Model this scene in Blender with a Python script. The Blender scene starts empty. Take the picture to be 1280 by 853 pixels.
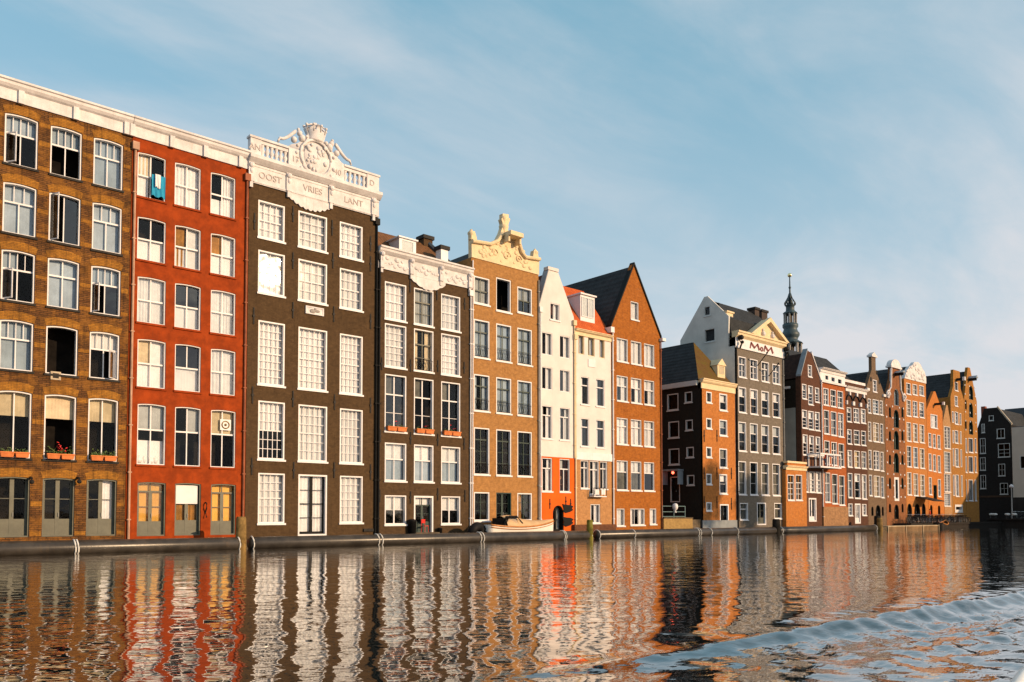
import bpy, bmesh, math, random
import numpy as np
from mathutils import Vector, Matrix, geometry
R = math.radians
random.seed(7); rng = np.random.default_rng(3)
S = bpy.context.scene
COL = S.collection

# ------------------------------------------------------------------ camera
CAM_Z, CAM_D = 1.8, 44.0
YAW, PITCH, FPX = R(48.6), R(2.3), 1024.0
HZ = 643.0
SH = HZ - 426.5 - FPX * math.tan(PITCH)
cd = bpy.data.cameras.new('camera'); cam = bpy.data.objects.new('camera', cd); COL.objects.link(cam)
cd.sensor_width = 36.0; cd.lens = 36.0 * FPX / 1280.0; cd.shift_y = SH / 1280.0
cd.clip_start = 0.1; cd.clip_end = 5000.0
cam.location = (0, -CAM_D, CAM_Z)
fwd = Vector((math.cos(YAW) * math.cos(PITCH), math.sin(YAW) * math.cos(PITCH), math.sin(PITCH)))
rgt = Vector((math.sin(YAW), -math.cos(YAW), 0)); upv = rgt.cross(fwd)
cam.rotation_euler = Matrix((rgt, upv, -fwd)).transposed().to_euler()
S.camera = cam

# ------------------------------------------------------------------ light
SUN = Vector((0.405, -0.872, 0.273)).normalized()
sl = bpy.data.lights.new('sun', 'SUN'); so = bpy.data.objects.new('sun', sl); COL.objects.link(so)
sl.energy = 5.0; sl.angle = R(0.53); sl.color = (1.0, 0.69, 0.41)
so.rotation_euler = SUN.to_track_quat('Z', 'Y').to_euler(); so.location = (60, -90, 60)
world = bpy.data.worlds.new('World'); S.world = world; world.use_nodes = True
S.view_settings.view_transform = 'Standard'; S.view_settings.look = 'None'
S.view_settings.gamma = 1.0; S.view_settings.use_curve_mapping = False
S.view_settings.exposure = 0.08
SKY_STRENGTH = 0.13

def nodes_of(m):
    m.use_nodes = True; nt = m.node_tree; nt.nodes.clear(); return nt
def N(nt, t, **kw):
    n = nt.nodes.new(t)
    for k, v in kw.items():
        if k in n.inputs.keys(): n.inputs[k].default_value = v
        else: setattr(n, k, v)
    return n
def MATH(nt, op, a, b=None, c=None, clamp=False):
    n = nt.nodes.new('ShaderNodeMath'); n.operation = op; n.use_clamp = clamp
    for i, v in enumerate((a, b, c)):
        if v is None: continue
        if hasattr(v, 'links'): nt.links.new(v, n.inputs[i])
        else: n.inputs[i].default_value = v
    return n.outputs[0]
def MIX(nt, fac, a, b, blend='MIX'):
    n = nt.nodes.new('ShaderNodeMix'); n.data_type = 'RGBA'; n.blend_type = blend
    for s, v in ((n.inputs[0], fac), (n.inputs[6], a), (n.inputs[7], b)):
        if hasattr(v, 'links'): nt.links.new(v, s)
        elif isinstance(v, (int, float)): s.default_value = v
        else: s.default_value = (*v[:3], 1)
    return n.outputs[2]
def RAMP(nt, fac, p0, p1):
    n = nt.nodes.new('ShaderNodeMapRange'); n.interpolation_type = 'SMOOTHSTEP'
    n.inputs[1].default_value = p0; n.inputs[2].default_value = p1
    nt.links.new(fac, n.inputs[0]); return n.outputs[0]

wn = nodes_of(world)
sky = N(wn, 'ShaderNodeTexSky'); sky.sky_type = 'NISHITA'; sky.sun_disc = False
sky.sun_elevation = math.asin(SUN.z); sky.sun_rotation = math.atan2(SUN.x, SUN.y)
sky.altitude = 0; sky.air_density = 1.0; sky.dust_density = 0.6; sky.ozone_density = 0.8
tc = N(wn, 'ShaderNodeTexCoord'); sx = N(wn, 'ShaderNodeSeparateXYZ'); wn.links.new(tc.outputs['Generated'], sx.inputs[0])
zz = MATH(wn, 'ADD', MATH(wn, 'MAXIMUM', sx.outputs[2], 0.0), 0.16)
px_ = MATH(wn, 'DIVIDE', sx.outputs[0], zz); py_ = MATH(wn, 'DIVIDE', sx.outputs[1], zz)
cx = N(wn, 'ShaderNodeCombineXYZ'); wn.links.new(px_, cx.inputs[0]); wn.links.new(py_, cx.inputs[1])
mp = N(wn, 'ShaderNodeMapping'); mp.inputs['Rotation'].default_value = (0, 0, R(-28)); mp.inputs['Scale'].default_value = (0.5, 1.0, 1); mp.inputs['Location'].default_value = (3.1, 0.6, 0)
wn.links.new(cx.outputs[0], mp.inputs[0])
n1 = N(wn, 'ShaderNodeTexNoise', Scale=1.15, Detail=8.0, Roughness=0.55, Distortion=0.9); wn.links.new(mp.outputs[0], n1.inputs['Vector'])
n2 = N(wn, 'ShaderNodeTexNoise', Scale=3.2, Detail=8.0, Roughness=0.62, Distortion=1.2); wn.links.new(mp.outputs[0], n2.inputs['Vector'])
cm = MATH(wn, 'ADD', MATH(wn, 'MULTIPLY', n1.outputs[0], 0.8), MATH(wn, 'MULTIPLY', n2.outputs[0], 0.2))
lowb = RAMP(wn, sx.outputs[2], 0.55, 0.02)
VEIL = (2.3, 5.0, 6.3)                                  # thin even cirrus haze
skyv = MIX(wn, 0.5, sky.outputs[0], VEIL)
cmask = MATH(wn, 'ADD', MATH(wn, 'MULTIPLY', RAMP(wn, cm, 0.38, 0.70), 0.68), MATH(wn, 'MULTIPLY', lowb, 0.62), clamp=True)
CLOUD = (5.3, 5.35, 5.6)
skyc = MIX(wn, cmask, skyv, CLOUD)
bg = N(wn, 'ShaderNodeBackground', Strength=SKY_STRENGTH); wn.links.new(skyc, bg.inputs[0])
wo = N(wn, 'ShaderNodeOutputWorld'); wn.links.new(bg.outputs[0], wo.inputs[0])
S.render.engine = 'CYCLES'
S.cycles.max_bounces = 8; S.cycles.transparent_max_bounces = 16; S.cycles.sample_clamp_indirect = 4.0
S.cycles.use_denoising = True

# ------------------------------------------------------------------ survey: sight lines from the known camera to real facade planes
def ray(px, py):
    d = fwd * FPX + rgt * (px - 640.0) - upv * (py - 426.5 - SH)
    return d
def atY(px, py, Y=0.0):
    d = ray(px, py); t = (Y + CAM_D) / d.y
    return t * d.x, CAM_Z + t * d.z
def atX(px, py, X):
    d = ray(px, py); t = X / d.x
    return -CAM_D + t * d.y, CAM_Z + t * d.z
def atZ(px, py, z=0.0):
    d = ray(px, py); t = (z - CAM_Z) / d.z
    return t * d.x, -CAM_D + t * d.y

# ------------------------------------------------------------------ materials
MATS = {}
def principled(nt, **kw):
    b = nt.nodes.new('ShaderNodeBsdfPrincipled')
    for k, v in kw.items(): b.inputs[k].default_value = v
    o = nt.nodes.new('ShaderNodeOutputMaterial'); nt.links.new(b.outputs[0], o.inputs[0]); return b
def paint(name, c, rough=0.55, var=0.18, scale=1.5, bump=0.15, metal=0.0, streak=0.0, dirt=(0.12, 0.09, 0.06)):
    if name in MATS: return MATS[name]
    m = bpy.data.materials.new(name); nt = nodes_of(m)
    b = principled(nt, Roughness=rough, Metallic=metal); b.inputs['Specular IOR Level'].default_value = 0.12 if rough > 0.5 else 0.35
    t = N(nt, 'ShaderNodeTexCoord')
    n = N(nt, 'ShaderNodeTexNoise', Scale=scale, Detail=6.0, Roughness=0.65); nt.links.new(t.outputs['Object'], n.inputs['Vector'])
    f = RAMP(nt, n.outputs[0], 0.3, 0.75)
    dark = tuple(x * (1 - var * 1.6) for x in c); lite = tuple(min(1, x * (1 + var * 0.5)) for x in c)
    colr = MIX(nt, f, dark, lite)
    if streak:
        mpn = N(nt, 'ShaderNodeMapping'); mpn.inputs['Scale'].default_value = (7, 7, 0.5); nt.links.new(t.outputs['Object'], mpn.inputs[0])
        n3 = N(nt, 'ShaderNodeTexNoise', Scale=1.0, Detail=5.0, Roughness=0.7); nt.links.new(mpn.outputs[0], n3.inputs['Vector'])
        colr = MIX(nt, MATH(nt, 'MULTIPLY', RAMP(nt, n3.outputs[0], 0.52, 0.78), streak), colr, dirt)
    nt.links.new(colr, b.inputs['Base Color'])
    if bump:
        nb = N(nt, 'ShaderNodeTexNoise', Scale=scale * 14, Detail=4.0); nt.links.new(t.outputs['Object'], nb.inputs['Vector'])
        bp = N(nt, 'ShaderNodeBump', Strength=bump, Distance=0.02); nt.links.new(nb.outputs[0], bp.inputs['Height']); nt.links.new(bp.outputs[0], b.inputs['Normal'])
    MATS[name] = m; return m
def brick(name, c1, c2, mortar, patch=None, pamt=0.5, stain=0.35, staincol=(0.03, 0.02, 0.015), bands=None, rough=0.85, pale=0.0, big=False):
    if name in MATS: return MATS[name]
    m = bpy.data.materials.new(name); nt = nodes_of(m); b = principled(nt, Roughness=rough); b.inputs['Specular IOR Level'].default_value = 0.1
    t = N(nt, 'ShaderNodeTexCoord'); s = N(nt, 'ShaderNodeSeparateXYZ'); nt.links.new(t.outputs['Object'], s.inputs[0])
    c = N(nt, 'ShaderNodeCombineXYZ'); nt.links.new(MATH(nt, 'ADD', s.outputs[0], s.outputs[1]), c.inputs[0]); nt.links.new(s.outputs[2], c.inputs[1])
    bt = nt.nodes.new('ShaderNodeTexBrick'); bt.inputs['Scale'].default_value = 1.0
    bt.inputs['Brick Width'].default_value = 0.34 if big else 0.23; bt.inputs['Row Height'].default_value = 0.09 if big else 0.075; bt.inputs['Mortar Size'].default_value = 0.016 if big else 0.008; bt.inputs['Mortar Smooth'].default_value = 0.2; bt.inputs['Bias'].default_value = 0.0
    bt.inputs['Color1'].default_value = (*c1, 1); bt.inputs['Color2'].default_value = (*c2, 1); bt.inputs['Mortar'].default_value = (*mortar, 1)
    nt.links.new(c.outputs[0], bt.inputs['Vector'])
    colr = bt.outputs['Color']
    n = N(nt, 'ShaderNodeTexNoise', Scale=0.55, Detail=7.0, Roughness=0.7, Distortion=0.4); nt.links.new(c.outputs[0], n.inputs['Vector'])
    n4 = N(nt, 'ShaderNodeTexNoise', Scale=2.6, Detail=6.0, Roughness=0.7); nt.links.new(c.outputs[0], n4.inputs['Vector'])
    if patch:
        mq = N(nt, 'ShaderNodeMapping'); mq.inputs['Scale'].default_value = (1.1, 1.7, 1); nt.links.new(c.outputs[0], mq.inputs[0])
        nq = N(nt, 'ShaderNodeTexNoise', Scale=0.9, Detail=6.0, Roughness=0.72); nt.links.new(mq.outputs[0], nq.inputs['Vector'])
        colr = MIX(nt, MATH(nt, 'MULTIPLY', RAMP(nt, nq.outputs[0], 0.46, 0.6), pamt), colr, patch)
    colr = MIX(nt, MATH(nt, 'MULTIPLY', RAMP(nt, n.outputs[0], 0.48, 0.78), stain), colr, staincol)
    colr = MIX(nt, MATH(nt, 'MULTIPLY', RAMP(nt, n4.outputs[0], 0.52, 0.8), stain * 0.8), colr, staincol)
    ms = N(nt, 'ShaderNodeMapping'); ms.inputs['Scale'].default_value = (5, 0.35, 1); nt.links.new(c.outputs[0], ms.inputs[0])
    n5 = N(nt, 'ShaderNodeTexNoise', Scale=1.0, Detail=5.0, Roughness=0.7); nt.links.new(ms.outputs[0], n5.inputs['Vector'])
    colr = MIX(nt, MATH(nt, 'MULTIPLY', RAMP(nt, n5.outputs[0], 0.48, 0.74), stain * 0.8), colr, staincol)
    nv = N(nt, 'ShaderNodeTexNoise', Scale=3.5, Detail=9.0, Roughness=0.82); nt.links.new(c.outputs[0], nv.inputs['Vector'])
    vv_ = nt.nodes.new('ShaderNodeMapRange'); vv_.inputs[1].default_value = 0.3; vv_.inputs[2].default_value = 0.72; vv_.inputs[3].default_value = 0.6; vv_.inputs[4].default_value = 1.26; nt.links.new(nv.outputs[0], vv_.inputs[0])
    cb_ = N(nt, 'ShaderNodeCombineColor'); [nt.links.new(vv_.outputs[0], cb_.inputs[i_]) for i_ in range(3)]
    colr = MIX(nt, 1.0, colr, cb_.outputs[0], 'MULTIPLY')
    if pale:
        n6 = N(nt, 'ShaderNodeTexNoise', Scale=1.3, Detail=7.0, Roughness=0.75); nt.links.new(c.outputs[0], n6.inputs['Vector'])
        colr = MIX(nt, MATH(nt, 'MULTIPLY', RAMP(nt, n6.outputs[0], 0.58, 0.74), pale), colr, (0.55, 0.42, 0.3))
    nt.links.new(colr, b.inputs['Base Color'])
    bp = N(nt, 'ShaderNodeBump', Strength=0.5, Distance=0.012); bp.invert = True
    nt.links.new(bt.outputs['Fac'], bp.inputs['Height']); nt.links.new(bp.outputs[0], b.inputs['Normal'])
    MATS[name] = m; return m
def tiles(name, c1, c2, w=0.24, h=0.3, moss=None):
    if name in MATS: return MATS[name]
    m = bpy.data.materials.new(name); nt = nodes_of(m); b = principled(nt, Roughness=0.8); b.inputs['Specular IOR Level'].default_value = 0.15
    t = N(nt, 'ShaderNodeTexCoord'); s = N(nt, 'ShaderNodeSeparateXYZ'); nt.links.new(t.outputs['Object'], s.inputs[0])
    n = N(nt, 'ShaderNodeTexNoise', Scale=1.3, Detail=7.0, Roughness=0.75); nt.links.new(t.outputs['Object'], n.inputs['Vector'])
    n2 = N(nt, 'ShaderNodeTexNoise', Scale=9.0, Detail=3.0); nt.links.new(t.outputs['Object'], n2.inputs['Vector'])
    f = MATH(nt, 'ADD', MATH(nt, 'MULTIPLY', n.outputs[0], 0.6), MATH(nt, 'MULTIPLY', n2.outputs[0], 0.4))
    colr = MIX(nt, RAMP(nt, f, 0.35, 0.65), c1, c2)
    if moss: colr = MIX(nt, RAMP(nt, n.outputs[0], 0.42, 0.62), colr, moss)
    nt.links.new(colr, b.inputs['Base Color'])
    a = MATH(nt, 'ADD', MATH(nt, 'SINE', MATH(nt, 'MULTIPLY', MATH(nt, 'ADD', s.outputs[0], MATH(nt, 'MULTIPLY', s.outputs[1], 0.0)), 6.283 / w)),
             MATH(nt, 'FRACT', MATH(nt, 'MULTIPLY', s.outputs[2], 1 / h)))
    bp = N(nt, 'ShaderNodeBump', Strength=0.45, Distance=0.03); nt.links.new(a, bp.inputs['Height']); nt.links.new(bp.outputs[0], b.inputs['Normal'])
    MATS[name] = m; return m
def glass_mat(name, tint, ior, rough, wob=0.02):
    if name in MATS: return MATS[name]
    m = bpy.data.materials.new(name); nt = nodes_of(m)
    fr = N(nt, 'ShaderNodeFresnel', IOR=ior); tr = N(nt, 'ShaderNodeBsdfTransparent'); tr.inputs[0].default_value = (*tint, 1)
    gl = N(nt, 'ShaderNodeBsdfGlossy', Roughness=rough); gl.inputs[0].default_value = (0.95, 0.97, 1, 1)
    t = N(nt, 'ShaderNodeTexCoord'); nz = N(nt, 'ShaderNodeTexNoise', Scale=1.4, Detail=1.0); nt.links.new(t.outputs['Object'], nz.inputs['Vector'])
    bp = N(nt, 'ShaderNodeBump', Strength=wob, Distance=0.2); nt.links.new(nz.outputs[0], bp.inputs['Height']); nt.links.new(bp.outputs[0], gl.inputs['Normal'])
    mx = N(nt, 'ShaderNodeMixShader'); nt.links.new(fr.outputs[0], mx.inputs[0]); nt.links.new(tr.outputs[0], mx.inputs[1]); nt.links.new(gl.outputs[0], mx.inputs[2])
    o = N(nt, 'ShaderNodeOutputMaterial'); nt.links.new(mx.outputs[0], o.inputs[0]); MATS[name] = m; return m
def leaf_mat(name, c1, c2):
    if name in MATS: return MATS[name]
    m = bpy.data.materials.new(name); nt = nodes_of(m); b = principled(nt, Roughness=0.6)
    t = N(nt, 'ShaderNodeTexCoord'); n = N(nt, 'ShaderNodeTexNoise', Scale=6.0, Detail=2.0); nt.links.new(t.outputs['Object'], n.inputs['Vector'])
    nt.links.new(MIX(nt, RAMP(nt, n.outputs[0], 0.35, 0.65), c1, c2), b.inputs['Base Color']); MATS[name] = m; return m

white = paint('white_paint', (0.70, 0.68, 0.69), 0.45, 0.06, 2.0, 0.1, streak=0.12)
trim = paint('white_stone', (0.70, 0.665, 0.66), 0.6, 0.14, 1.5, 0.35, streak=0.4, dirt=(0.34, 0.25, 0.17))
cream = paint('cream_stone', (0.74, 0.58, 0.36), 0.6, 0.1, 1.5, 0.2, streak=0.2, dirt=(0.4, 0.25, 0.1))
greygr = paint('grey_green_paint', (0.115, 0.115, 0.085), 0.5, 0.15, 2.0, 0.1, streak=0.2)
dkgreen = paint('dark_green_paint', (0.012, 0.035, 0.028), 0.35, 0.1, 2, 0.05)
black = paint('black_paint', (0.008, 0.008, 0.008), 0.6, 0.2, 2, 0.1)
iron = paint('dark_iron', (0.025, 0.022, 0.02), 0.55, 0.3, 5, 0.2)
leadm = paint('lead_sheet', (0.07, 0.085, 0.1), 0.45, 0.3, 1.0, 0.2)
leadp = paint('pale_lead', (0.28, 0.31, 0.34), 0.5, 0.2, 1.0, 0.2)
dkroom = paint('unlit_room_sheet', (0.016, 0.013, 0.011), 0.9, 0.5, 0.8, 0)  # near-black sheets behind openings stand in for unlit rooms
cur_b = paint('white_blind', (0.74, 0.72, 0.74), 0.85, 0.05, 2, 0)
cur_sky = paint('sky_sheen_blind', (0.36, 0.43, 0.52), 0.6, 0.16, 0.8, 0)  # blue-grey colour stands in for sky reflected by the panes
cur_w = paint('white_curtain', (0.74, 0.72, 0.74), 0.85, 0.08, 3, 0)
cur_g = paint('grey_curtain', (0.42, 0.43, 0.44), 0.85, 0.12, 1.2, 0)
cur_y = paint('yellow_blind', (0.75, 0.42, 0.1), 0.85, 0.08, 1.2, 0)
cur_c = paint('cream_curtain', (0.62, 0.5, 0.34), 0.85, 0.15, 2.0, 0)
cur_o = paint('ochre_curtain', (0.42, 0.2, 0.05), 0.85, 0.25, 2.0, 0)
cur_d = paint('dim_curtain', (0.2, 0.19, 0.17), 0.85, 0.3, 1.6, 0)
gl_a = glass_mat('window_glass', (0.93, 0.96, 0.97), 1.36, 0.03)
gl_b = glass_mat('old_window_glass', (0.9, 0.95, 0.95), 2.0, 0.06, 0.03)
gl_d = glass_mat('sky_window_glass', (0.88, 0.93, 0.95), 1.8, 0.03, 0.05); gl_e = glass_mat('dull_window_glass', (0.85, 0.88, 0.88), 1.25, 0.05, 0.03)
gl_c = glass_mat('dim_window_glass', (0.9, 0.95, 0.95), 1.2, 0.05)
woodm = paint('weathered_wood', (0.27, 0.17, 0.06), 0.8, 0.35, 2.5, 0.5, streak=0.5, dirt=(0.05, 0.04, 0.02))
slate = tiles('slate_roof', (0.018, 0.02, 0.022), (0.04, 0.042, 0.045))
redtile = tiles('red_roof_tiles', (0.36, 0.06, 0.015), (0.55, 0.12, 0.03))
browntile = tiles('brown_roof_tiles', (0.09, 0.045, 0.02), (0.2, 0.09, 0.035))
mosstile = tiles('mossy_roof_tiles', (0.09, 0.05, 0.015), (0.14, 0.07, 0.02), moss=(0.10, 0.07, 0.012))
zinc = paint('zinc_pipe', (0.25, 0.25, 0.24), 0.5, 0.2, 2, 0.1)
rustpipe = paint('painted_drainpipe', (0.30, 0.10, 0.05), 0.55, 0.2, 2, 0.1)
rope = paint('white_rope', (0.75, 0.73, 0.68), 0.8, 0.1, 8, 0.3)
terracotta = paint('terracotta', (0.62, 0.19, 0.06), 0.7, 0.15, 3, 0.2)
leaves = leaf_mat('plant_leaves', (0.05, 0.09, 0.02), (0.12, 0.16, 0.04))
redpet = leaf_mat('red_petals', (0.6, 0.02, 0.02), (0.8, 0.06, 0.05))
skin = paint('skin', (0.55, 0.3, 0.2), 0.6, 0.05, 4, 0)
stonequay = brick('quay_stone', (0.2, 0.15, 0.09), (0.13, 0.1, 0.07), (0.06, 0.05, 0.04), stain=0.6)

# ------------------------------------------------------------------ mesh helpers
class MB:
    def __init__(s): s.v = []; s.f = []; s.m = []; s.mats = []
    def mi(s, m):
        if m not in s.mats: s.mats.append(m)
        return s.mats.index(m)
    def add(s, vs, fs, m):
        o = len(s.v); i = s.mi(m); s.v += [tuple(v) for v in vs]
        for f in fs: s.f.append([o + k for k in f]); s.m.append(i)
    def box(s, x0, x1, y0, y1, z0, z1, m):
        s.add([(x0, y0, z0), (x1, y0, z0), (x1, y1, z0), (x0, y1, z0), (x0, y0, z1), (x1, y0, z1), (x1, y1, z1), (x0, y1, z1)],
              [(0, 3, 2, 1), (4, 5, 6, 7), (0, 1, 5, 4), (1, 2, 6, 5), (2, 3, 7, 6), (3, 0, 4, 7)], m)
    def prism(s, pts, y0, y1, m):                      # outline in (x,z) extruded along y
        n = len(pts); a = sum(pts[i][0] * pts[(i + 1) % n][1] - pts[(i + 1) % n][0] * pts[i][1] for i in range(n))
        if a < 0: pts = pts[::-1]
        tri = geometry.tessellate_polygon([[Vector((p[0], p[1], 0)) for p in pts]])
        vs = [(p[0], y0, p[1]) for p in pts] + [(p[0], y1, p[1]) for p in pts]
        fs = []
        for t in tri:
            p, q, r = (pts[k] for k in t)
            if (q[0] - p[0]) * (r[1] - p[1]) - (q[1] - p[1]) * (r[0] - p[0]) < 0: t = (t[0], t[2], t[1])
            fs.append(tuple(t)); fs.append((t[0] + n, t[2] + n, t[1] + n))
        for i in range(n):
            j = (i + 1) % n; fs.append((i, i + n, j + n, j))
        s.add(vs, fs, m)
    def ext(s, prof, x0, x1, m):                       # outline in (y,z) extruded along x
        n = len(prof); vs = [(x0, p[0], p[1]) for p in prof] + [(x1, p[0], p[1]) for p in prof]
        tri = geometry.tessellate_polygon([[Vector((p[0], p[1], 0)) for p in prof]])
        fs = [tuple(t) for t in tri] + [(t[2] + n, t[1] + n, t[0] + n) for t in tri]
        for i in range(n):
            j = (i + 1) % n; fs.append((i, j, j + n, i + n))
        s.add(vs, fs, m)
    def tube(s, pts, r, m, n=8, cap=True):
        pts = [Vector(p) for p in pts]; vs = []; fs = []
        rs = r if isinstance(r, (list, tuple)) else [r] * len(pts)
        for i, p in enumerate(pts):
            d = (pts[min(i + 1, len(pts) - 1)] - pts[max(i - 1, 0)]).normalized()
            a = d.orthogonal().normalized() if abs(d.z) > 0.99 or i == 0 else None
            ref = Vector((0, 0, 1)) if abs(d.z) < 0.9 else Vector((0, 1, 0))
            u = d.cross(ref).normalized(); w = u.cross(d)
            for k in range(n):
                t = 2 * math.pi * k / n; vs.append(p + (u * math.cos(t) + w * math.sin(t)) * rs[i])
        for i in range(len(pts) - 1):
            for k in range(n):
                fs.append((i * n + k, i * n + (k + 1) % n, (i + 1) * n + (k + 1) % n, (i + 1) * n + k))
        if cap: fs.append(tuple(range(n))[::-1]); fs.append(tuple((len(pts) - 1) * n + k for k in range(n)))
        s.add(vs, fs, m)
    def lathe(s, c, prof, m, n=10, sc=(1, 1)):           # prof (r,z)
        vs = []; fs = []
        for r, z in prof:
            for k in range(n):
                t = 2 * math.pi * k / n; vs.append((c[0] + r * math.cos(t) * sc[0], c[1] + r * math.sin(t) * sc[1], c[2] + z))
        for i in range(len(prof) - 1):
            for k in range(n): fs.append((i * n + k, i * n + (k + 1) % n, (i + 1) * n + (k + 1) % n, (i + 1) * n + k))
        fs.append(tuple(range(n))[::-1]); fs.append(tuple((len(prof) - 1) * n + k for k in range(n)))
        s.add(vs, fs, m)
    def ball(s, c, r, m, n=8, k=5, sc=(1, 1, 1)):
        prof = [(max(1e-3, math.sin(math.pi * i / k)) * r, -math.cos(math.pi * i / k) * r * sc[2]) for i in range(k + 1)]
        s.lathe(c, prof, m, n, (sc[0], sc[1]))
    def ring(s, o, i, y0, y1, m, outer=False):
        n = len(o); vs = [(p[0], y0, p[1]) for p in o] + [(p[0], y0, p[1]) for p in i] + [(p[0], y1, p[1]) for p in i] + [(p[0], y1, p[1]) for p in o]
        fs = []
        for a in range(n):
            b = (a + 1) % n
            fs.append((a, b, n + b, n + a)); fs.append((n + a, n + b, 2 * n + b, 2 * n + a))
            if outer: fs.append((b, a, 3 * n + a, 3 * n + b))
        s.add(vs, fs, m)
    def build(s, name, parent=None, smooth=False, loc=None):
        me = bpy.data.meshes.new(name); me.from_pydata(s.v, [], s.f)
        for m in s.mats: me.materials.append(m)
        if len(s.mats) > 1: me.polygons.foreach_set('material_index', s.m)
        if smooth: me.polygons.foreach_set('use_smooth', [True] * len(me.polygons))
        me.update()
        o = bpy.data.objects.new(name, me); COL.objects.link(o)
        if parent is not None: o.parent = parent
        if loc is not None: o.location = loc
        return o
def tag(o, label=None, cat=None, group=None, kind=None):
    if label: o['label'] = label
    if cat: o['category'] = cat
    if group: o['group'] = group
    if kind: o['kind'] = kind
    return o
def empty(name, loc, label, cat, group=None, rz=0.0):
    o = bpy.data.objects.new(name, None); o.empty_display_size = 0.3; COL.objects.link(o)
    o.location = loc; o.rotation_euler = (0, 0, rz); return tag(o, label, cat, group)
def loop(x0, x1, z0, z1, rise=0.0, ins=0.0, n=8):
    w0 = x1 - x0; x0 += ins; x1 -= ins; z0 += ins; z1 -= ins; w = x1 - x0; rise = min(rise * w / w0, w / 2)
    if rise <= 1e-4: return [(x0, z0), (x1, z0), (x1, z1), (x0, z1)]
    Rr = (w * w / 4 + rise * rise) / (2 * rise); xm = (x0 + x1) / 2; zc = z1 - Rr
    pts = [(x0, z0), (x1, z0)]
    for k in range(n + 1):
        x = x1 - w * k / n; pts.append((x, zc + math.sqrt(max(0, Rr * Rr - (x - xm) ** 2))))
    return pts
def inside(p, poly):
    c = False; n = len(poly); j = n - 1
    for i in range(n):
        if (poly[i][1] > p[1]) != (poly[j][1] > p[1]) and p[0] < (poly[j][0] - poly[i][0]) * (p[1] - poly[i][1]) / (poly[j][1] - poly[i][1]) + poly[i][0]: c = not c
        j = i
    return c
def pierced(mb, outline, holes, m, y=0.0, rev=0.3, back=0.35, depth=None, revm=None, W=None):
    """front wall with real openings, reveals and an edge thickness; vertical outer edges run back as side walls"""
    vs = []; ed = []
    for lp in [outline] + [h for h in holes]:
        o = len(vs); n = len(lp); vs += [Vector(p) for p in lp]; ed += [(o + i, o + (i + 1) % n) for i in range(n)]
    r = geometry.delaunay_2d_cdt(vs, ed, [], 1, 1e-5)
    V, Fc = r[0], r[2]; keep = []
    for f in Fc:
        c = sum((V[k] for k in f), Vector((0, 0))) / len(f)
        if not inside(c, outline) or any(inside(c, h) for h in holes): continue
        a = (V[f[1]] - V[f[0]]).cross(V[f[2]] - V[f[0]])
        keep.append(tuple(f) if a > 0 else tuple(f)[::-1])
    mb.add([(v.x, y, v.y) for v in V], keep, m)
    for h in holes:
        n = len(h); mb.add([(p[0], y, p[1]) for p in h] + [(p[0], y + rev, p[1]) for p in h],
                           [(i, i + n, (i + 1) % n + n, (i + 1) % n) for i in range(n)], revm or m)
    n = len(outline); xs = [p[0] for p in outline]; x_lo, x_hi = min(xs), max(xs); zb = min(p[1] for p in outline)
    for i in range(n):
        p, q = outline[i], outline[(i + 1) % n]
        if abs(p[1] - zb) < 1e-3 and abs(q[1] - zb) < 1e-3: continue
        side = abs(p[0] - q[0]) < 1e-3 and (abs(p[0] - x_lo) < 1e-3 or abs(p[0] - x_hi) < 1e-3)
        d = depth if (side and depth) else back
        mb.add([(p[0], y, p[1]), (q[0], y, q[1]), (q[0], y + d, q[1]), (p[0], y + d, p[1])], [(0, 3, 2, 1)], m)
def text_part(txt, size, x, z, y, m, parent, depth=0.02, name='lettering'):
    cu = bpy.data.curves.new('t', 'FONT'); cu.body = txt; cu.size = size; cu.extrude = depth; cu.align_x = 'CENTER'; cu.align_y = 'CENTER'
    o = bpy.data.objects.new('t', cu); COL.objects.link(o)
    dg = bpy.context.evaluated_depsgraph_get(); me = bpy.data.meshes.new_from_object(o.evaluated_get(dg))
    bpy.data.objects.remove(o); me.transform(Matrix.Translation((x, y, z)) @ Matrix.Rotation(R(90), 4, 'X'))
    me.materials.clear(); me.materials.append(m); q = bpy.data.objects.new(name, me); COL.objects.link(q); q.parent = parent; return q
def waves_sheet(mb, x0, x1, z0, z1, y, m, amp=0.03, per=0.16, n=None):
    n = n or max(6, int((x1 - x0) / 0.05)); ph = random.random() * 6
    vs = []; fs = []
    for i in range(n + 1):
        x = x0 + (x1 - x0) * i / n; yy = y + amp * math.sin(x / per * 6.283 + ph) * (0.6 + 0.4 * math.sin(x * 3 + ph))
        vs += [(x, yy, z0), (x, yy, z1)]
    for i in range(n): fs.append((2 * i, 2 * i + 2, 2 * i + 3, 2 * i + 1))
    mb.add(vs, fs, m)

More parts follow.
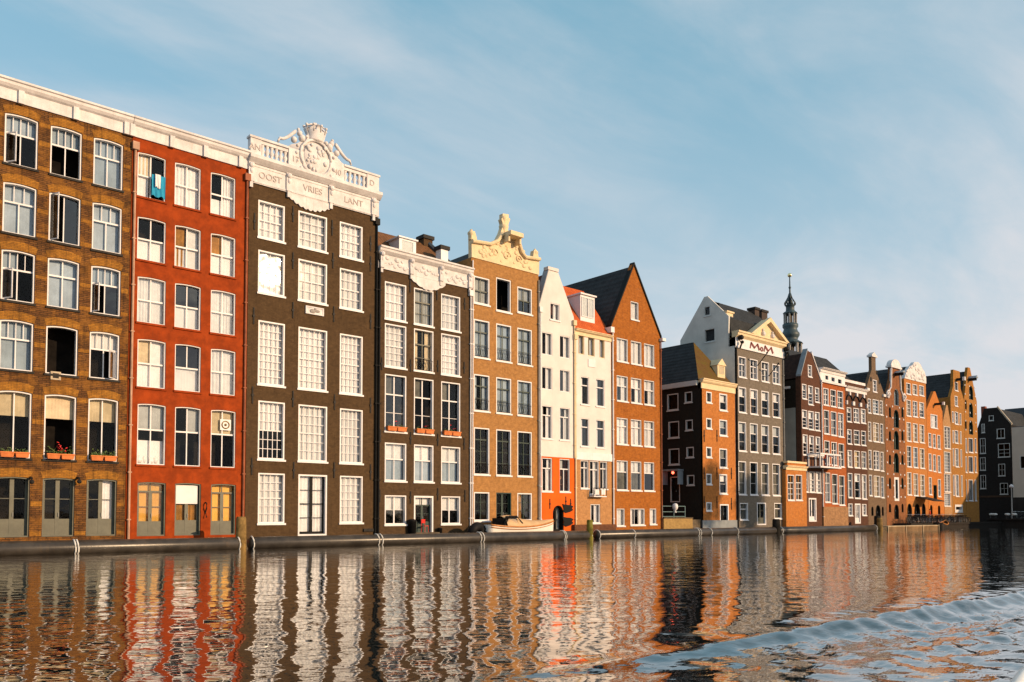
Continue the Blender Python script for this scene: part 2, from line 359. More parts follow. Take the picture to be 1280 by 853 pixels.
# ------------------------------------------------------------------ windows
DEF = dict(fw=0.085, fm=white, yf=0.05, rd=0.2, tr=0.0, tc=1, tro=1, lc=2, lr=1, mun=0.032, mul=0.05, cur=(), rise=0.0, sill=True, open=None, pane=gl_a,
           bm=None, sillm=None, door=False, panel=0.0, balc=False)
def window(root, x0, x1, z0, z1, name=None, label=None, **kw):
    s = dict(DEF); s.update(kw); bm = s['bm'] or s['fm']
    f = MB(); o = loop(x0, x1, z0, z1, s['rise']); fw = s['fw']; i = loop(x0, x1, z0, z1, s['rise'], fw)
    rd = s['rd']; f.ring(o, i, s['yf'], rd + 0.06, s['fm'])
    xi0, xi1, zi0, zi1 = x0 + fw, x1 - fw, z0 + fw, z1 - fw; w, h = xi1 - xi0, zi1 - zi0
    arch_i = s['rise'] * w / (x1 - x0)
    def ztop(x):
        if arch_i <= 1e-4: return zi1
        Rr = (w * w / 4 + arch_i ** 2) / (2 * arch_i); return zi1 - Rr + math.sqrt(max(0, Rr * Rr - (x - (xi0 + xi1) / 2) ** 2))
    ya, yb = rd - 0.015, rd + 0.035
    zt = zi1 - s['tr'] * h if s['tr'] else zi1
    if s['tr']:
        f.box(xi0, xi1, ya - 0.015, yb, zt - 0.04, zt + 0.04, bm)
        for k in range(1, s['tc']):
            x = xi0 + w * k / s['tc']; t = s['mul'] / 2 if s['tc'] == 2 else s['mun'] / 2; f.box(x - t, x + t, ya, yb, zt + 0.04, ztop(x) + 0.01, bm)
        for k in range(1, s['tro']):
            z = zt + (zi1 - zt) * k / s['tro']; f.box(xi0, xi1, ya + 0.004, yb - 0.004, z - s['mun'] / 2, z + s['mun'] / 2, bm)
    zl1 = zt - 0.04 if s['tr'] else zi1; zl0 = zi0 + s['panel']
    if s['panel']: f.box(xi0, xi1, ya, yb, zi0, zl0, bm)
    op = s['open']
    if op != 'all':
        for k in range(1, s['lc']):
            if op == 'left' and k == 1 and s['lc'] > 2: continue
            x = xi0 + w * k / s['lc']; t = s['mul'] / 2 if s['lc'] == 2 else s['mun'] / 2
            f.box(x - t, x + t, ya - 0.005, yb, zl0, (zl1 if s['tr'] else ztop(x) + 0.01), bm)
        for k in range(1, s['lr']):
            z = zl0 + (zl1 - zl0) * k / s['lr']; t = 0.03 if (s['lr'] >= 4 and k == s['lr'] // 2) else s['mun'] / 2
            f.box(xi0, xi1, ya + 0.004, yb - 0.004, z - t, z + t, bm)
    if s['door']:
        f.box(xi0, xi1, ya - .004, yb - .004, zi0, zi0 + 0.12, bm)
        for k in range(s['lc'] + 1):
            x = xi0 + w * k / s['lc']; f.box(max(xi0, x - 0.09), min(xi1, x + 0.09), ya - .01, yb - 0.01, zi0, zl1 + .002, bm)
    fo = f.build(name or ('door' if s['door'] else 'window'), root)
    if label: fo['label'] = label
    pn = MB(); pm = s['pane']; pm = random.choice((gl_a, gl_a, gl_e, gl_d, gl_e)) if pm is gl_a else pm
    def pq(a, b, c, d):
        if b - a > 0.02 and d - c > 0.02: pn.add([(a, rd + 0.02, c), (b, rd + 0.02, c), (b, rd + 0.02, d), (a, rd + 0.02, d)], [(0, 1, 2, 3)], pm)
    if op == 'all': pass
    elif op == 'low': pq(xi0, xi1, zt, zi1)
    elif op == 'left': pq(xi0, xi1, zt, zi1) if s['tr'] else None; pq((xi0 + xi1) / 2, xi1, zl0, zl1)
    elif op == 'right': pq(xi0, xi1, zt, zi1) if s['tr'] else None; pq(xi0, (xi0 + xi1) / 2, zl0, zl1)
    else:
        lp = loop(x0, x1, z0, z1, s['rise'], fw); pn.add([(p[0], rd + 0.02, p[1]) for p in lp], [tuple(range(len(lp)))], pm)
    if pn.f: pn.build('pane', fo)
    if op in ('left', 'right', 'swing'):                 # casement sash swung outwards
        sw = w / 2; q = MB(); zz0, zz1 = zl0 + 0.01, zl1 - 0.01
        q.ring(loop(0, sw, zz0, zz1), loop(0, sw, zz0, zz1, 0, 0.05), -0.02, 0.02, bm, True)
        q.add([(0.05, 0, zz0 + .05), (sw - .05, 0, zz0 + .05), (sw - .05, 0, zz1 - .05), (0.05, 0, zz1 - .05)], [(0, 1, 2, 3)], pm)
        so_ = q.build('sash', fo)
        if op == 'right': so_.location = (xi1, rd - 0.03, 0); so_.rotation_euler = (0, 0, R(180 + random.uniform(35, 65)))
        else: so_.location = (xi0, rd - 0.03, 0); so_.rotation_euler = (0, 0, -R(random.uniform(40, 70)))
    for kind, cm_ in s['cur']:
        c = MB(); y = rd + 0.13
        zm = (zi0 + zi1) / 2
        reg = {'full': [(xi0, xi1, zi0, zi1)], 'low': [(xi0, xi1, zi0, zt - 0.02 if s['tr'] else zm)], 'top': [(xi0, xi1, zt if s['tr'] else zm, zi1)],
               'tl': [(xi0, (xi0 + xi1) / 2, zt, zi1)], 'tr': [((xi0 + xi1) / 2, xi1, zt, zi1)], 'third': [(xi0, xi1, zi1 - h * .36, zi1)],
               'left': [(xi0, xi0 + w * .45, zi0, zi1)], 'right': [(xi1 - w * .45, xi1, zi0, zi1)], 'sides': [(xi0, xi0 + w * .3, zi0, zi1), (xi1 - w * .3, xi1, zi0, zi1)],
               'bottom': [(xi0, xi1, zi0, zi0 + h * .4)]}[kind]
        flat = kind in ('third', 'top', 'tl', 'tr') or cm_ in (cur_b, cur_sky, cur_y)
        for a, b, cc, d in reg: waves_sheet(c, a, b, cc, d, y, cm_, 0.004 if flat else 0.03, random.uniform(.13, .22))
        c.build('blind_or_backing' if flat else 'curtain', fo)  # flat sheets: blinds, and blue-grey ones imitating sky reflected in the glass
    if s['sill'] and not s['door']:
        q = MB(); q.box(x0 - 0.06, x1 + 0.06, -0.07, 0.045, z0 - 0.1, z0 + 0.005, s['sillm'] or s['fm']); q.build('sill', fo)
    if s['door']:
        q = MB(); q.box((x0 + x1) / 2 + 0.04, (x0 + x1) / 2 + 0.07, ya - 0.06, ya, z0 + 0.95, z0 + 1.15, zinc); q.build('handle', fo)
    if s['balc']:
        q = MB(); bz = z0 + 0.75
        q.tube([(xi0, 0.0, bz), (xi1, 0.0, bz)], 0.018, iron, 5); q.tube([(xi0, 0.0, z0 + .08), (xi1, 0.0, z0 + .08)], 0.018, iron, 5)
        n = 6
        for k in range(n):
            a = xi0 + w * k / n; b = xi0 + w * (k + 1) / n
            q.tube([(a, 0, z0 + .08), (b, 0, bz)], 0.013, iron, 4); q.tube([(b, 0, z0 + .08), (a, 0, bz)], 0.013, iron, 4)
        q.build('railing', fo)
    return fo

class House:
    def __init__(s, name, label, L, Rr, Y=0.0, cat='house', ref=560):
        s.x0 = atY(L, ref, Y)[0] + 0.012; s.x1 = atY(Rr, ref, Y)[0] - 0.012; s.W = s.x1 - s.x0; s.Y = Y
        s.root = empty(name, (s.x0, Y, 0), label, cat); s.holes = []; s.wins = []; s.zb = -0.8
    def p(s, px, py, Y=None):
        X, Z = atY(px, py, s.Y if Y is None else s.Y + Y); return X - s.x0, Z
    def x(s, px, py=560): return s.p(px, py)[0]
    def z(s, px, py): return s.p(px, py)[1]
    def win(s, x0, x1, z0, z1, **kw):
        s.holes.append(loop(x0, x1, z0, z1, kw.get('rise', 0.0))); s.wins.append((x0, x1, z0, z1, kw))
    def grid(s, cols, ref, rows, fn, ry=560):
        for r, (t, b) in enumerate(rows):
            z1, z0 = s.z(ref, t), s.z(ref, b)
            for c, (a, e) in enumerate(cols):
                kw = fn(r, c)
                if kw is None: continue
                kw = dict(kw); dz = kw.pop('dz', 0); dt = kw.pop('dt', 0)
                s.win(s.x(a, (t + b) / 2), s.x(e, (t + b) / 2), z0 + dz, z1 + dt, **kw)
    def one(s, a, e, t, b, **kw):
        m = (a + e) / 2; s.win(s.x(a, (t + b) / 2), s.x(e, (t + b) / 2), s.z(m, b), s.z(m, t), **kw)
    def walls(s, outline, m, depth=11.0, rev=0.32, back=0.35, name='wall', interior=True, revm=None, extra=None):
        mb = MB(); extra and extra(mb); pierced(mb, outline, s.holes, m, 0.0, rev, back, depth, revm)
        xs = [p[0] for p in outline]; zs = [p[1] for p in outline]; a, b = min(xs), max(xs); zt = [p[1] for p in outline if abs(p[0] - a) < 1e-3 or abs(p[0] - b) < 1e-3]
        zt = max(zt)
        mb.add([(a, depth, s.zb), (b, depth, s.zb), (b, depth, zt), (a, depth, zt)], [(3, 2, 1, 0)], m)
        w = mb.build(name, s.root)
        for x0, x1, z0, z1, kw in s.wins: window(s.root, x0, x1, z0, z1, **kw)
        if interior:
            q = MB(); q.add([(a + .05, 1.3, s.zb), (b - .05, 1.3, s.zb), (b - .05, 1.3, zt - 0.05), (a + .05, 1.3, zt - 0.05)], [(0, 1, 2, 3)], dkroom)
            q.build('dark_backing', s.root)  # near-black sheet that makes the openings look unlit
        return w
    def rect(s, zt): return [(0, s.zb), (s.W, s.zb), (s.W, zt), (0, zt)]
    def roof_flat(s, z, depth=11.0, m=None, y0=0.3):
        q = MB(); q.box(0.01, s.W - 0.01, y0, depth - .02, z - 0.25, z, m or leadm); return q.build('roof', s.root)
    def roof_y(s, ze, zr, m, y0=0.33, depth=11.0, xr=None, ov=0.12):
        xr = s.W / 2 if xr is None else xr; q = MB(); q.prism([(-ov, ze - ov), (s.W + ov, ze - ov), (xr, zr)], y0, depth, m); return q.build('roof', s.root)
    def roof_x(s, ze, zr, yr, m, depth=11.0, y0=0.05):
        q = MB(); q.ext([(y0, ze), (yr, zr), (depth, ze)], 0.0, s.W, m); return q.build('roof', s.root)
    def drain(s, x, zt, zb, m=zinc, r=0.055, y=-0.09, hopper=True):
        q = MB(); q.tube([(x, y, zt), (x, y, zb)], r, m, 7)
        if hopper: q.box(x - .16, x + .16, y - .12, y + .08, zt - .35, zt + .05, m)
        z = zb + 1.0
        while z < zt: q.box(x - r - .03, x + r + .03, y - r - .01, 0.0, z, z + .06, m); z += 2.4
        return q.build('drainpipe', s.root)
    def anchors(s, pts, h=0.9, m=iron):
        me = None
        for px, py in pts:
            x, z = s.p(px, py)
            if me is None:
                q = MB(); q.box(-.035, .035, -.05, -.004, -h / 2, h / 2, m); q.box(-.07, .07, -.06, -.002, -.06, .06, m); o = q.build('wall_anchor', s.root); me = o.data
            else:
                o = bpy.data.objects.new('wall_anchor', me); COL.objects.link(o); o.parent = s.root
            o.location = (x, 0, z)
    def cornice(s, z0, z1, m, out=0.45, x0=None, x1=None, name='cornice', fascia=0.08, back=0.3):
        x0 = 0 if x0 is None else x0; x1 = s.W if x1 is None else x1; h = z1 - z0
        q = MB(); q.ext([(back, z0), (-fascia, z0), (-fascia, z0 + h * .55), (-fascia - .1, z0 + h * .62), (-out * .75, z0 + h * .74), (-out * .8, z0 + h * .86), (-out, z0 + h * .9), (-out, z1), (back, z1)][::-1], x0, x1, m)
        return q, lambda: q.build(name, s.root)

# ================================================================== SETTING
def clumps(x): return x
# water: one sheet, fine where the tour boat's wake rolls
def axis(lo, hi, fine0, fine1, step, coarse):
    a = list(np.arange(lo, fine0, coarse)) + list(np.arange(fine0, fine1, step)) + list(np.arange(fine1, hi + coarse, coarse)); return np.array(a)
WX = axis(-260, 420, -6, 40, 0.11, 20.0); WY = axis(-330, 20.0, -45, -18, 0.11, 20.0)
GX, GY = np.meshgrid(WX, WY, indexing='ij')
crest_px = [(560, 850), (720, 835), (850, 819), (950, 803), (1040, 790), (1120, 775), (1200, 762), (1280, 750), (1360, 740)]
CP = np.array([atZ(a, b) for a, b in crest_px])
def crest_dist(X, Y):
    best = np.full(X.shape, 1e9); sgn = np.zeros(X.shape)
    for (ax, ay), (bx, by) in zip(CP[:-1], CP[1:]):
        dx, dy = bx - ax, by - ay; L = math.hypot(dx, dy)
        t = np.clip(((X - ax) * dx + (Y - ay) * dy) / L ** 2, 0, 1)
        qx, qy = X - (ax + t * dx), Y - (ay + t * dy); d = np.hypot(qx, qy)
        s = np.sign(qx * dy - qy * dx); mk = d < best          # + on the camera's side
        best = np.where(mk, d, best); sgn = np.where(mk, s, sgn)
    return best * sgn
sd = crest_dist(GX, GY)
along = (GX - CP[0, 0]) * 0.72 + (GY - CP[0, 1]) * 0.69
def wob(X, Y, k, seed):
    g = np.random.default_rng(seed); o = np.zeros(X.shape)
    for _ in range(k[0]):
        th = g.uniform(0, 6.28); lam = g.uniform(*k[1]); o += np.sin((X * math.cos(th) + Y * math.sin(th)) * 6.283 / lam + g.uniform(0, 6.28))
    return o / math.sqrt(k[0])
n_a = wob(GX, GY, (7, (3.0, 8.0)), 1); n_b = wob(GX, GY, (18, (0.6, 1.6)), 2); n_c = wob(GX, GY, (22, (0.33, 0.75)), 5)
sdw = sd + 0.06 * n_a
amp = np.clip((along + 0.5) / 6.0, 0, 1) * np.clip((40 - GX) / 8, 0, 1)
hgt = 0.17 * np.exp(-(sdw / 0.27) ** 2) - 0.05 * np.exp(-((sdw + 0.8) / 0.5) ** 2) + 0.045 * np.exp(-((sdw - 1.7) / 0.5) ** 2) - 0.04 * np.exp(-((sdw - 0.95) / 0.4) ** 2) + 0.045 * np.exp(-((sdw - 3.3) / 0.7) ** 2)
near = 1 / (1 + np.exp(np.clip(-(sdw - 0.1) * 3, -50, 50)))
edge = np.clip((GX + 6) / 4, 0, 1) * np.clip((40 - GX) / 6, 0, 1) * np.clip((GY + 45) / 1.5, 0, 1) * np.clip((-18 - GY) / 4, 0, 1)
hgt = (hgt * amp * (1 + 0.08 * n_a + 0.05 * n_b) + near * (0.008 * n_b + 0.022 * n_c) * np.clip(amp * 1.5, 0, 1)) * edge
calm = (0.0035 * n_b + 0.0022 * n_c) * (1 - near) * edge
GZ = hgt + calm
nx, ny = GX.shape
vv = np.stack([GX, GY, GZ], -1).reshape(-1, 3)
ii = np.arange(nx * ny).reshape(nx, ny)
ff = np.stack([ii[:-1, :-1], ii[1:, :-1], ii[1:, 1:], ii[:-1, 1:]], -1).reshape(-1, 4)
wme = bpy.data.meshes.new('water'); wme.vertices.add(len(vv)); wme.vertices.foreach_set('co', vv.ravel())
wme.loops.add(ff.size); wme.loops.foreach_set('vertex_index', ff.ravel().astype(np.int32))
wme.polygons.add(len(ff)); wme.polygons.foreach_set('loop_start', np.arange(0, ff.size, 4, dtype=np.int32))
wa_ = wme.attributes.new('wake', 'FLOAT', 'POINT'); wme.update(calc_edges=True); wa_ = wme.attributes['wake']; wa_.data.foreach_set('value', (near * amp * edge).ravel().astype(np.float32)); wme.polygons.foreach_set('use_smooth', [True] * len(ff))
wm = bpy.data.materials.new('canal_water'); nt = nodes_of(wm)
b = principled(nt, Roughness=0.02, IOR=1.42); b.inputs['Base Color'].default_value = (0.005, 0.013, 0.015, 1)
b.inputs['Specular IOR Level'].default_value = 0.75; b.inputs['Specular Tint'].default_value = (1.0, 0.88, 0.68, 1)
g = N(nt, 'ShaderNodeNewGeometry')
def nz(scale, det, rough, sx_, sy_, rot):
    mpn = N(nt, 'ShaderNodeMapping'); mpn.vector_type = 'TEXTURE'; mpn.inputs['Scale'].default_value = (sx_, sy_, 1); mpn.inputs['Rotation'].default_value = (0, 0, rot); nt.links.new(g.outputs['Position'], mpn.inputs[0])
    n = N(nt, 'ShaderNodeTexNoise', Scale=scale, Detail=det, Roughness=rough); nt.links.new(mpn.outputs[0], n.inputs['Vector']); return n.outputs[0]
wa = nz(1.5, 3, 0.5, 1.9, 0.85, R(-41)); wb = nz(4.0, 2, 0.5, 1.6, 0.8, R(-30)); wc = nz(0.35, 2, 0.5, 1, 1, R(70)); wk = nz(3.0, 4, 0.55, 2.6, 0.8, R(8))
gust = nz(0.05, 3, 0.6, 1.0, 1.0, 0.4)
sxyz = N(nt, 'ShaderNodeSeparateXYZ'); nt.links.new(g.outputs['Position'], sxyz.inputs[0])
far = RAMP(nt, sxyz.outputs[0], 62.0, 104.0)
st = MATH(nt, 'ADD', MATH(nt, 'ADD', 0.58, MATH(nt, 'MULTIPLY', RAMP(nt, gust, 0.42, 0.68), 0.6)), MATH(nt, 'MULTIPLY', far, 0.25))
att = N(nt, 'ShaderNodeAttribute', attribute_name='wake')
hh = MATH(nt, 'ADD', MATH(nt, 'ADD', MATH(nt, 'MULTIPLY', wa, 0.052), MATH(nt, 'MULTIPLY', wb, 0.016)), MATH(nt, 'MULTIPLY', wc, 0.06))
bp = N(nt, 'ShaderNodeBump', Distance=1.0); bp.inputs['Strength'].default_value = 0.5
hh = MATH(nt, 'ADD', MATH(nt, 'MULTIPLY', hh, st), MATH(nt, 'MULTIPLY', MATH(nt, 'MULTIPLY', wk, att.outputs['Fac']), 0.075))
nt.links.new(hh, bp.inputs['Height']); nt.links.new(bp.outputs[0], b.inputs['Normal']); nt.links.new(bp.outputs[0], b.inputs['Coat Normal'])
b.inputs['Coat Weight'].default_value = 1.0; b.inputs['Coat Roughness'].default_value = 0.02; b.inputs['Coat IOR'].default_value = 1.42
wme.materials.append(wm); water = bpy.data.objects.new('water', wme); COL.objects.link(water); water['kind'] = 'structure'
# ground under and behind the row, out to the horizon
groundm = paint('street_paving', (0.12, 0.1, 0.085), 0.9, 0.3, 0.3, 0.2)
q = MB(); q.add([(-500, 0.25, 0.25), (2500, 0.25, 0.25), (2500, 2500, 0.25), (-500, 2500, 0.25)], [(0, 1, 2, 3)], groundm); tag(q.build('ground'), kind='structure')
q = MB(); q.box(-60, 100.2, -0.32, 0.2, -1.0, 0.36, stonequay); tag(q.build('quay_ledge'), kind='structure')
shadequay = brick('shaded_quay_brick', (.035, .03, .026), (.026, .022, .02), (.02, .018, .016), stain=.6)  # shade on the quay walls is put into this near-black colour
q = MB(); q.box(100.3, 130.9, -2.0, -0.1, -1.0, 0.7, shadequay); q.box(100.3, 130.9, -2.12, -2.01, 0.5, 0.76, shadequay); tag(q.build('quay'), kind='structure')
q = MB(); q.box(131.0, 420, -300, -0.1, -1.0, 1.12, shadequay); q.box(130.7, 130.98, -300, -0.12, 0.95, 1.17, shadequay); tag(q.build('far_quay'), kind='structure')

# ================================================================== HOUSES
# ---- warehouse of brown and yellow brick
m_h1 = brick('brown_yellow_brick', (0.20, 0.088, 0.028), (0.12, 0.05, 0.018), (0.05, 0.028, 0.013), patch=(0.33, 0.14, 0.024), pamt=0.45, stain=1.0, staincol=(0.03, 0.018, 0.01), big=True)
m_ochre = brick('yellow_brick', (0.40, 0.175, 0.027), (0.29, 0.12, 0.02), (0.16, 0.085, 0.025), stain=0.85, staincol=(0.05, 0.028, 0.012))
h = House('warehouse', 'brown and yellow brick warehouse with green grey doors at the waterline', -140, 158)
bx0, bx1, cx0, cx1 = h.x(54.5), h.x(94.5), h.x(109.5), h.x(147); pit = ((cx0 - bx0) + (cx1 - bx1)) / 2
COLS1 = [(bx0 - 2 * pit, bx1 - 2 * pit), (bx0 - pit, bx1 - pit), (bx0, bx1), (cx0, cx1)]
ROWS1 = [(173, 233), (254, 314), (333, 393), (415, 474), (498, 577), (599, 670)]
base = dict(rise=0.075, fw=0.065, rd=0.24, tr=0.36, tc=4, lc=2, sillm=iron)
T = lambda **k: dict(base, **k)
st1 = [[T(), T(open='left', cur=[('top', cur_sky)]), T(open='low', cur=[('top', cur_sky)]), T(cur=[('full', cur_sky)], tro=1)],
       [T(cur=[('full', cur_sky)]), T(cur=[('full', cur_sky)], tc=3), T(tr=0, open='left'), T(cur=[('full', cur_sky)], tc=3)],
       [T(cur=[('full', cur_sky)]), T(tc=4, open='swing', cur=[('tl', cur_sky)]), T(tr=0.34, tc=2, cur=[('full', cur_sky)]), T(open='left', cur=[('top', cur_sky)])],
       [T(), T(cur=[('full', cur_sky)]), T(tr=0, open='all'), T(open='right', cur=[('top', cur_b)])],
       [T(tr=0, lc=1, cur=[('third', cur_c)]), T(tr=0, lc=2, cur=[('third', cur_c)]), T(tr=0, lc=1, open='all', cur=[('third', cur_c)]), T(tr=0, lc=2, cur=[('third', cur_c)])]]
zrow = []
for r, (t, b_) in enumerate(ROWS1):
    z1, z0 = h.z(128, t), h.z(128, b_); zrow.append((z0, z1))
    for c, (a, e) in enumerate(COLS1):
        if r == 5: kw = dict(rise=0.06, fw=0.06, rd=0.28, tr=0, lc=2, lr=2, door=True, panel=(z1 - z0) * .28, bm=greygr, fm=greygr, cur=[] if c < 3 else [('right', cur_w)])
        else: kw = st1[r][c]
        h.win(a, e, z0, z1, **kw)
zt1 = 22.22
BANDS = []
for r, (z0, z1) in enumerate(zrow):
    for c, (a, e) in enumerate(COLS1):                 # voussoirs of yellow brick over each opening
        q = MB(); o = loop(a - .1, e + .1, z0, z1 + 0.42, 0.16); n_ = loop(a - .02, e + .02, z0, z1 + 0.01, 0.075 if r < 5 else .06)
        vs = [(p[0], -0.012, p[1]) for p in o[2:]] + [(p[0], -0.012, p[1]) for p in n_[2:]]; k = len(o) - 2
        q.add(vs, [(i, i + 1, k + i + 1, k + i) for i in range(k - 1)], m_ochre); q.build('brick_arch', h.root)
    for fz in (z0 + .15, z0 + (z1 - z0) * .55, z1 - .2):
        for c in range(len(COLS1)):
            a = COLS1[c][1] + .03; e = COLS1[c + 1][0] - .03 if c + 1 < len(COLS1) else h.W - 0.05
            if random.random() < 0.85: BANDS.append((a, e, -0.008, 0.05, fz - random.uniform(.07, .12), fz + random.uniform(.07, .14), m_ochre))
h.walls(h.rect(21.3), m_h1, depth=12, extra=lambda mb: [mb.box(*b_) for b_ in BANDS])
q, fin = h.cornice(21.24, zt1, trim, 0.36)
x = h.W - 0.3
while x > 0: q.box(x - .12, x + .12, -0.2, -0.07, 21.2, 21.82, trim); x -= 2.35
fin(); h.roof_flat(22.3, 12)
q = MB(); xx, z_ = h.p(69.5, 470); q.box(xx - .22, xx + .22, -0.05, 0.03, z_ - .2, z_ + .2, paint('pale_block', (.5, .4, .28))); q.box(xx - .13, xx + .13, -0.06, 0.03, z_ - .12, z_ + .12, iron); q.build('vent_block', h.root)
for px in (38, 97):
    q = MB(); xx, z_ = h.p(px, 597); q.tube([(xx, 0.02, z_), (xx, -0.3, z_ - .05), (xx, -0.33, z_ - .18)], 0.06, iron, 6); q.ball((xx, -0.33, z_ - .22), .11, iron); q.build('wall_lamp', h.root)
H1 = h
# ---- red rendered house
m_h2 = paint('red_render', (0.31, 0.047, 0.006), 0.8, 0.24, 1.6, 0.35, streak=0.5, dirt=(0.17, 0.035, 0.01))
h = House('terraced_house', 'brick red rendered house with white cross windows and a white cornice', 158, 307, ref=560)
c2 = [(171.5, 207), (218.5, 251), (263.5, 294.5)]
r2 = [(206, 260), (283.7, 336), (355.7, 411.5), (431, 489.5), (509, 583), (604, 669.5)]
B = dict(rise=0.055, fw=0.052, rd=0.2, tr=0.5, tc=2, lc=2, sillm=m_h2, mul=.055)
s2 = [[dict(cur=[('tl', cur_c), ('left', cur_w)]), dict(cur=[('full', cur_w)]), dict(cur=[('right', cur_w), ('bottom', cur_b)])],
      [dict(cur=[('low', cur_b)]), dict(cur=[('low', cur_b), ('tr', cur_w), ('left', cur_o)]), dict(cur=[('low', cur_b), ('right', cur_w), ('tl', cur_o)])],
      [dict(cur=[('full', cur_w)]), dict(cur=[('low', cur_b)]), dict(cur=[('full', cur_w)])],
      [dict(cur=[('tr', cur_w), ('tl', cur_c), ('low', cur_b)]), dict(cur=[('low', cur_b)], lc=1), dict(cur=[('full', cur_w)])],
      [dict(cur=[('top', cur_g), ('bottom', cur_b)], tr=.42), dict(cur=[('tr', cur_g)], tr=.42), dict(cur=[('top', cur_c)], tr=.42)]]
def f2(r, c):
    if r == 5:
        if c == 1: return dict(rise=.05, fw=.06, rd=.26, lc=2, door=True, fm=greygr, bm=greygr, tr=.36, panel=.75, cur=[('low', cur_o)], pane=gl_a)
        return dict(rise=.05, fw=.06, rd=.26, lc=2, lr=2, door=True, fm=greygr, bm=greygr, tr=.16, tc=2, panel=.7, cur=[('full', cur_y)])
    return dict(B, **s2[r][c])
h.grid(c2, 235, r2, f2)
h.walls(h.rect(21.3), m_h2, depth=12)
q, fin = h.cornice(21.24, 22.22, trim, 0.36)
for px in (164, 214, 256, 300):
    x = h.x(px, 200); q.box(x - .12, x + .12, -0.2, -0.07, 21.2, 21.82, trim)
fin(); h.roof_flat(22.3, 12)
q = MB(); x0, x1 = h.x(218.5), h.x(251); z1 = h.z(235, 604); z0 = h.z(235, 630)
q.box(x0 + .06, x1 - .06, .19, .23, z0, z1 - .12, white); q.build('door_panel', h.root)
h.drain(0.14, 20.9, 0.5, paint('pale_drainpipe', (.5, .3, .2)), .06); h.drain(h.W - .12, 20.9, 0.6, rustpipe, .06)
q = MB(); x, z = h.p(283.5, 531); q.add([(x - .3, .17, z - .3), (x + .3, .17, z - .3), (x + .3, .17, z + .3), (x - .3, .17, z + .3)], [(0, 1, 2, 3)], white)
vs = []; q.tube([(x + .2 * math.cos(t), .15, z + .2 * math.sin(t)) for t in np.linspace(0, 6.283, 17)], .03, woodm, 5); q.ball((x, .15, z), .07, woodm); q.build('vent_fan', h.root)
q = MB(); x, z = h.p(256.5, 640); q.tube([(x, -.02, z + .5), (x, -.2, z + .45), (x, -.2, z + .2), (x, -.04, z), (x, -.2, z - .3)], .04, iron, 6); q.build('iron_hook', h.root)
H2 = h
# ---- dark brown house with the white parapet
m_h3 = brick('dark_brown_brick', (0.098, 0.058, 0.027), (0.078, 0.046, 0.022), (0.07, 0.046, 0.026), stain=0.5, staincol=(0.04, 0.025, 0.013))
h = House('merchant_house', 'tall dark brown house with a white carved parapet, coat of arms and wide sash windows', 307, 470.5, ref=560)
c3 = [(322.5, 356), (372.8, 409), (424.8, 453.5)]
r3 = [(267.5, 312), (327, 378), (411, 487.5), (507, 577), (593.5, 654)]
D3 = dict(fw=.085, yf=.02, rd=.2, mun=.034, bm=white)
def f3(r, c):
    k = dict(D3); k.update([dict(lc=4, lr=4), dict(lc=4, lr=4), dict(lc=5, lr=8), dict(lc=5, lr=6), dict(lc=4, lr=6)][r]); k['cur'] = [('full', cur_b)]
    if r == 3 and c == 0: k['cur'] = [('top', cur_b)]
    if r == 4 and c == 1: return dict(fw=.1, yf=.02, rd=.24, door=True, fm=white, bm=black, lc=2, lr=4, panel=.15, cur=[('full', cur_w)], dz=-.75)
    if r == 4: k['dz'] = .0
    return k
h.grid(c3, 391, r3, f3)
zu = 20.5
h.walls(h.rect(20.6), m_h3, depth=13); h.roof_flat(21.6, 13)
E3 = MB(); W3 = h.W
E3.box(-0.02, W3 + .02, -.1, .34, 20.55, 21.65, trim)
E3.ext([(.36, 21.65), (-.15, 21.65), (-.3, 21.78), (-.42, 21.9), (-.42, 22.08), (.36, 22.08)][::-1], -.1, W3 + .1, trim)
E3.box(-0.02, W3 + .02, -.13, -.09, 20.6, 20.68, trim); E3.box(-0.02, W3 + .02, -.13, -.09, 21.5, 21.6, trim)
for px in (313, 360, 413, 466):
    x = h.x(px, 210); E3.box(x - .16, x + .16, -.2, -.09, 20.6, 21.66, trim); E3.ball((x, -.2, 21.5), .18, trim, sc=(1, .8, .9)); E3.ball((x, -.2, 21.2), .11, trim, sc=(1, .8, 1.5)); E3.box(x - .09, x + .09, -.18, -.05, 20.25, 20.6, trim)
xa, xb = h.x(360, 240), h.x(414, 240); nS = 9; pts = [(xa, 20.6)]
for k in range(nS * 6 + 1):
    t = k / (nS * 6); pts.append((xa + (xb - xa) * t, 20.42 - .52 * math.sin(math.pi * t) ** .8 - .1 * abs(math.sin(math.pi * t * nS))))
pts.append((xb, 20.6)); E3.prism(pts[::-1], -.09, .02, trim)
E3.build('frieze', h.root)
P3 = MB(); zp0, zp1 = 22.08, 23.12
X3 = lambda px: h.x(px, 200)
P3.box(0, X3(325.5), -.12, .25, zp0, zp1, trim); P3.box(X3(458), W3, -.12, .25, zp0, zp1, trim)
for a, b_ in ((325.5, 359.7), (429, 458)):
    P3.box(X3(a), X3(b_), -.08, .2, zp0, zp0 + .16, trim); P3.box(X3(a), X3(b_), -.08, .2, zp1 - .2, zp1, trim)
P3.box(-.06, X3(360), -.18, .3, zp1, zp1 + .12, trim); P3.box(X3(429), W3 + .06, -.18, .3, zp1, zp1 + .12, trim)
P3.box(X3(359.7), X3(429), -.14, .25, zp0, zp1 + .1, trim); P3.build('parapet', h.root)
for a, b_, n in ((325.5, 359.7, 6), (429, 458, 5)):
    for k in range(n):
        q = MB(); x = X3(a) + (X3(b_) - X3(a)) * (k + .5) / n; w = (X3(b_) - X3(a)) / n
        q.lathe((x, .06, zp0 + .16), [(.1 * w / .33, 0), (.1, .06), (.07, .12), (.14, .3), (.07, .5), (.1, .58), (.12, .68)], trim, 9); q.build('baluster', h.root, True)
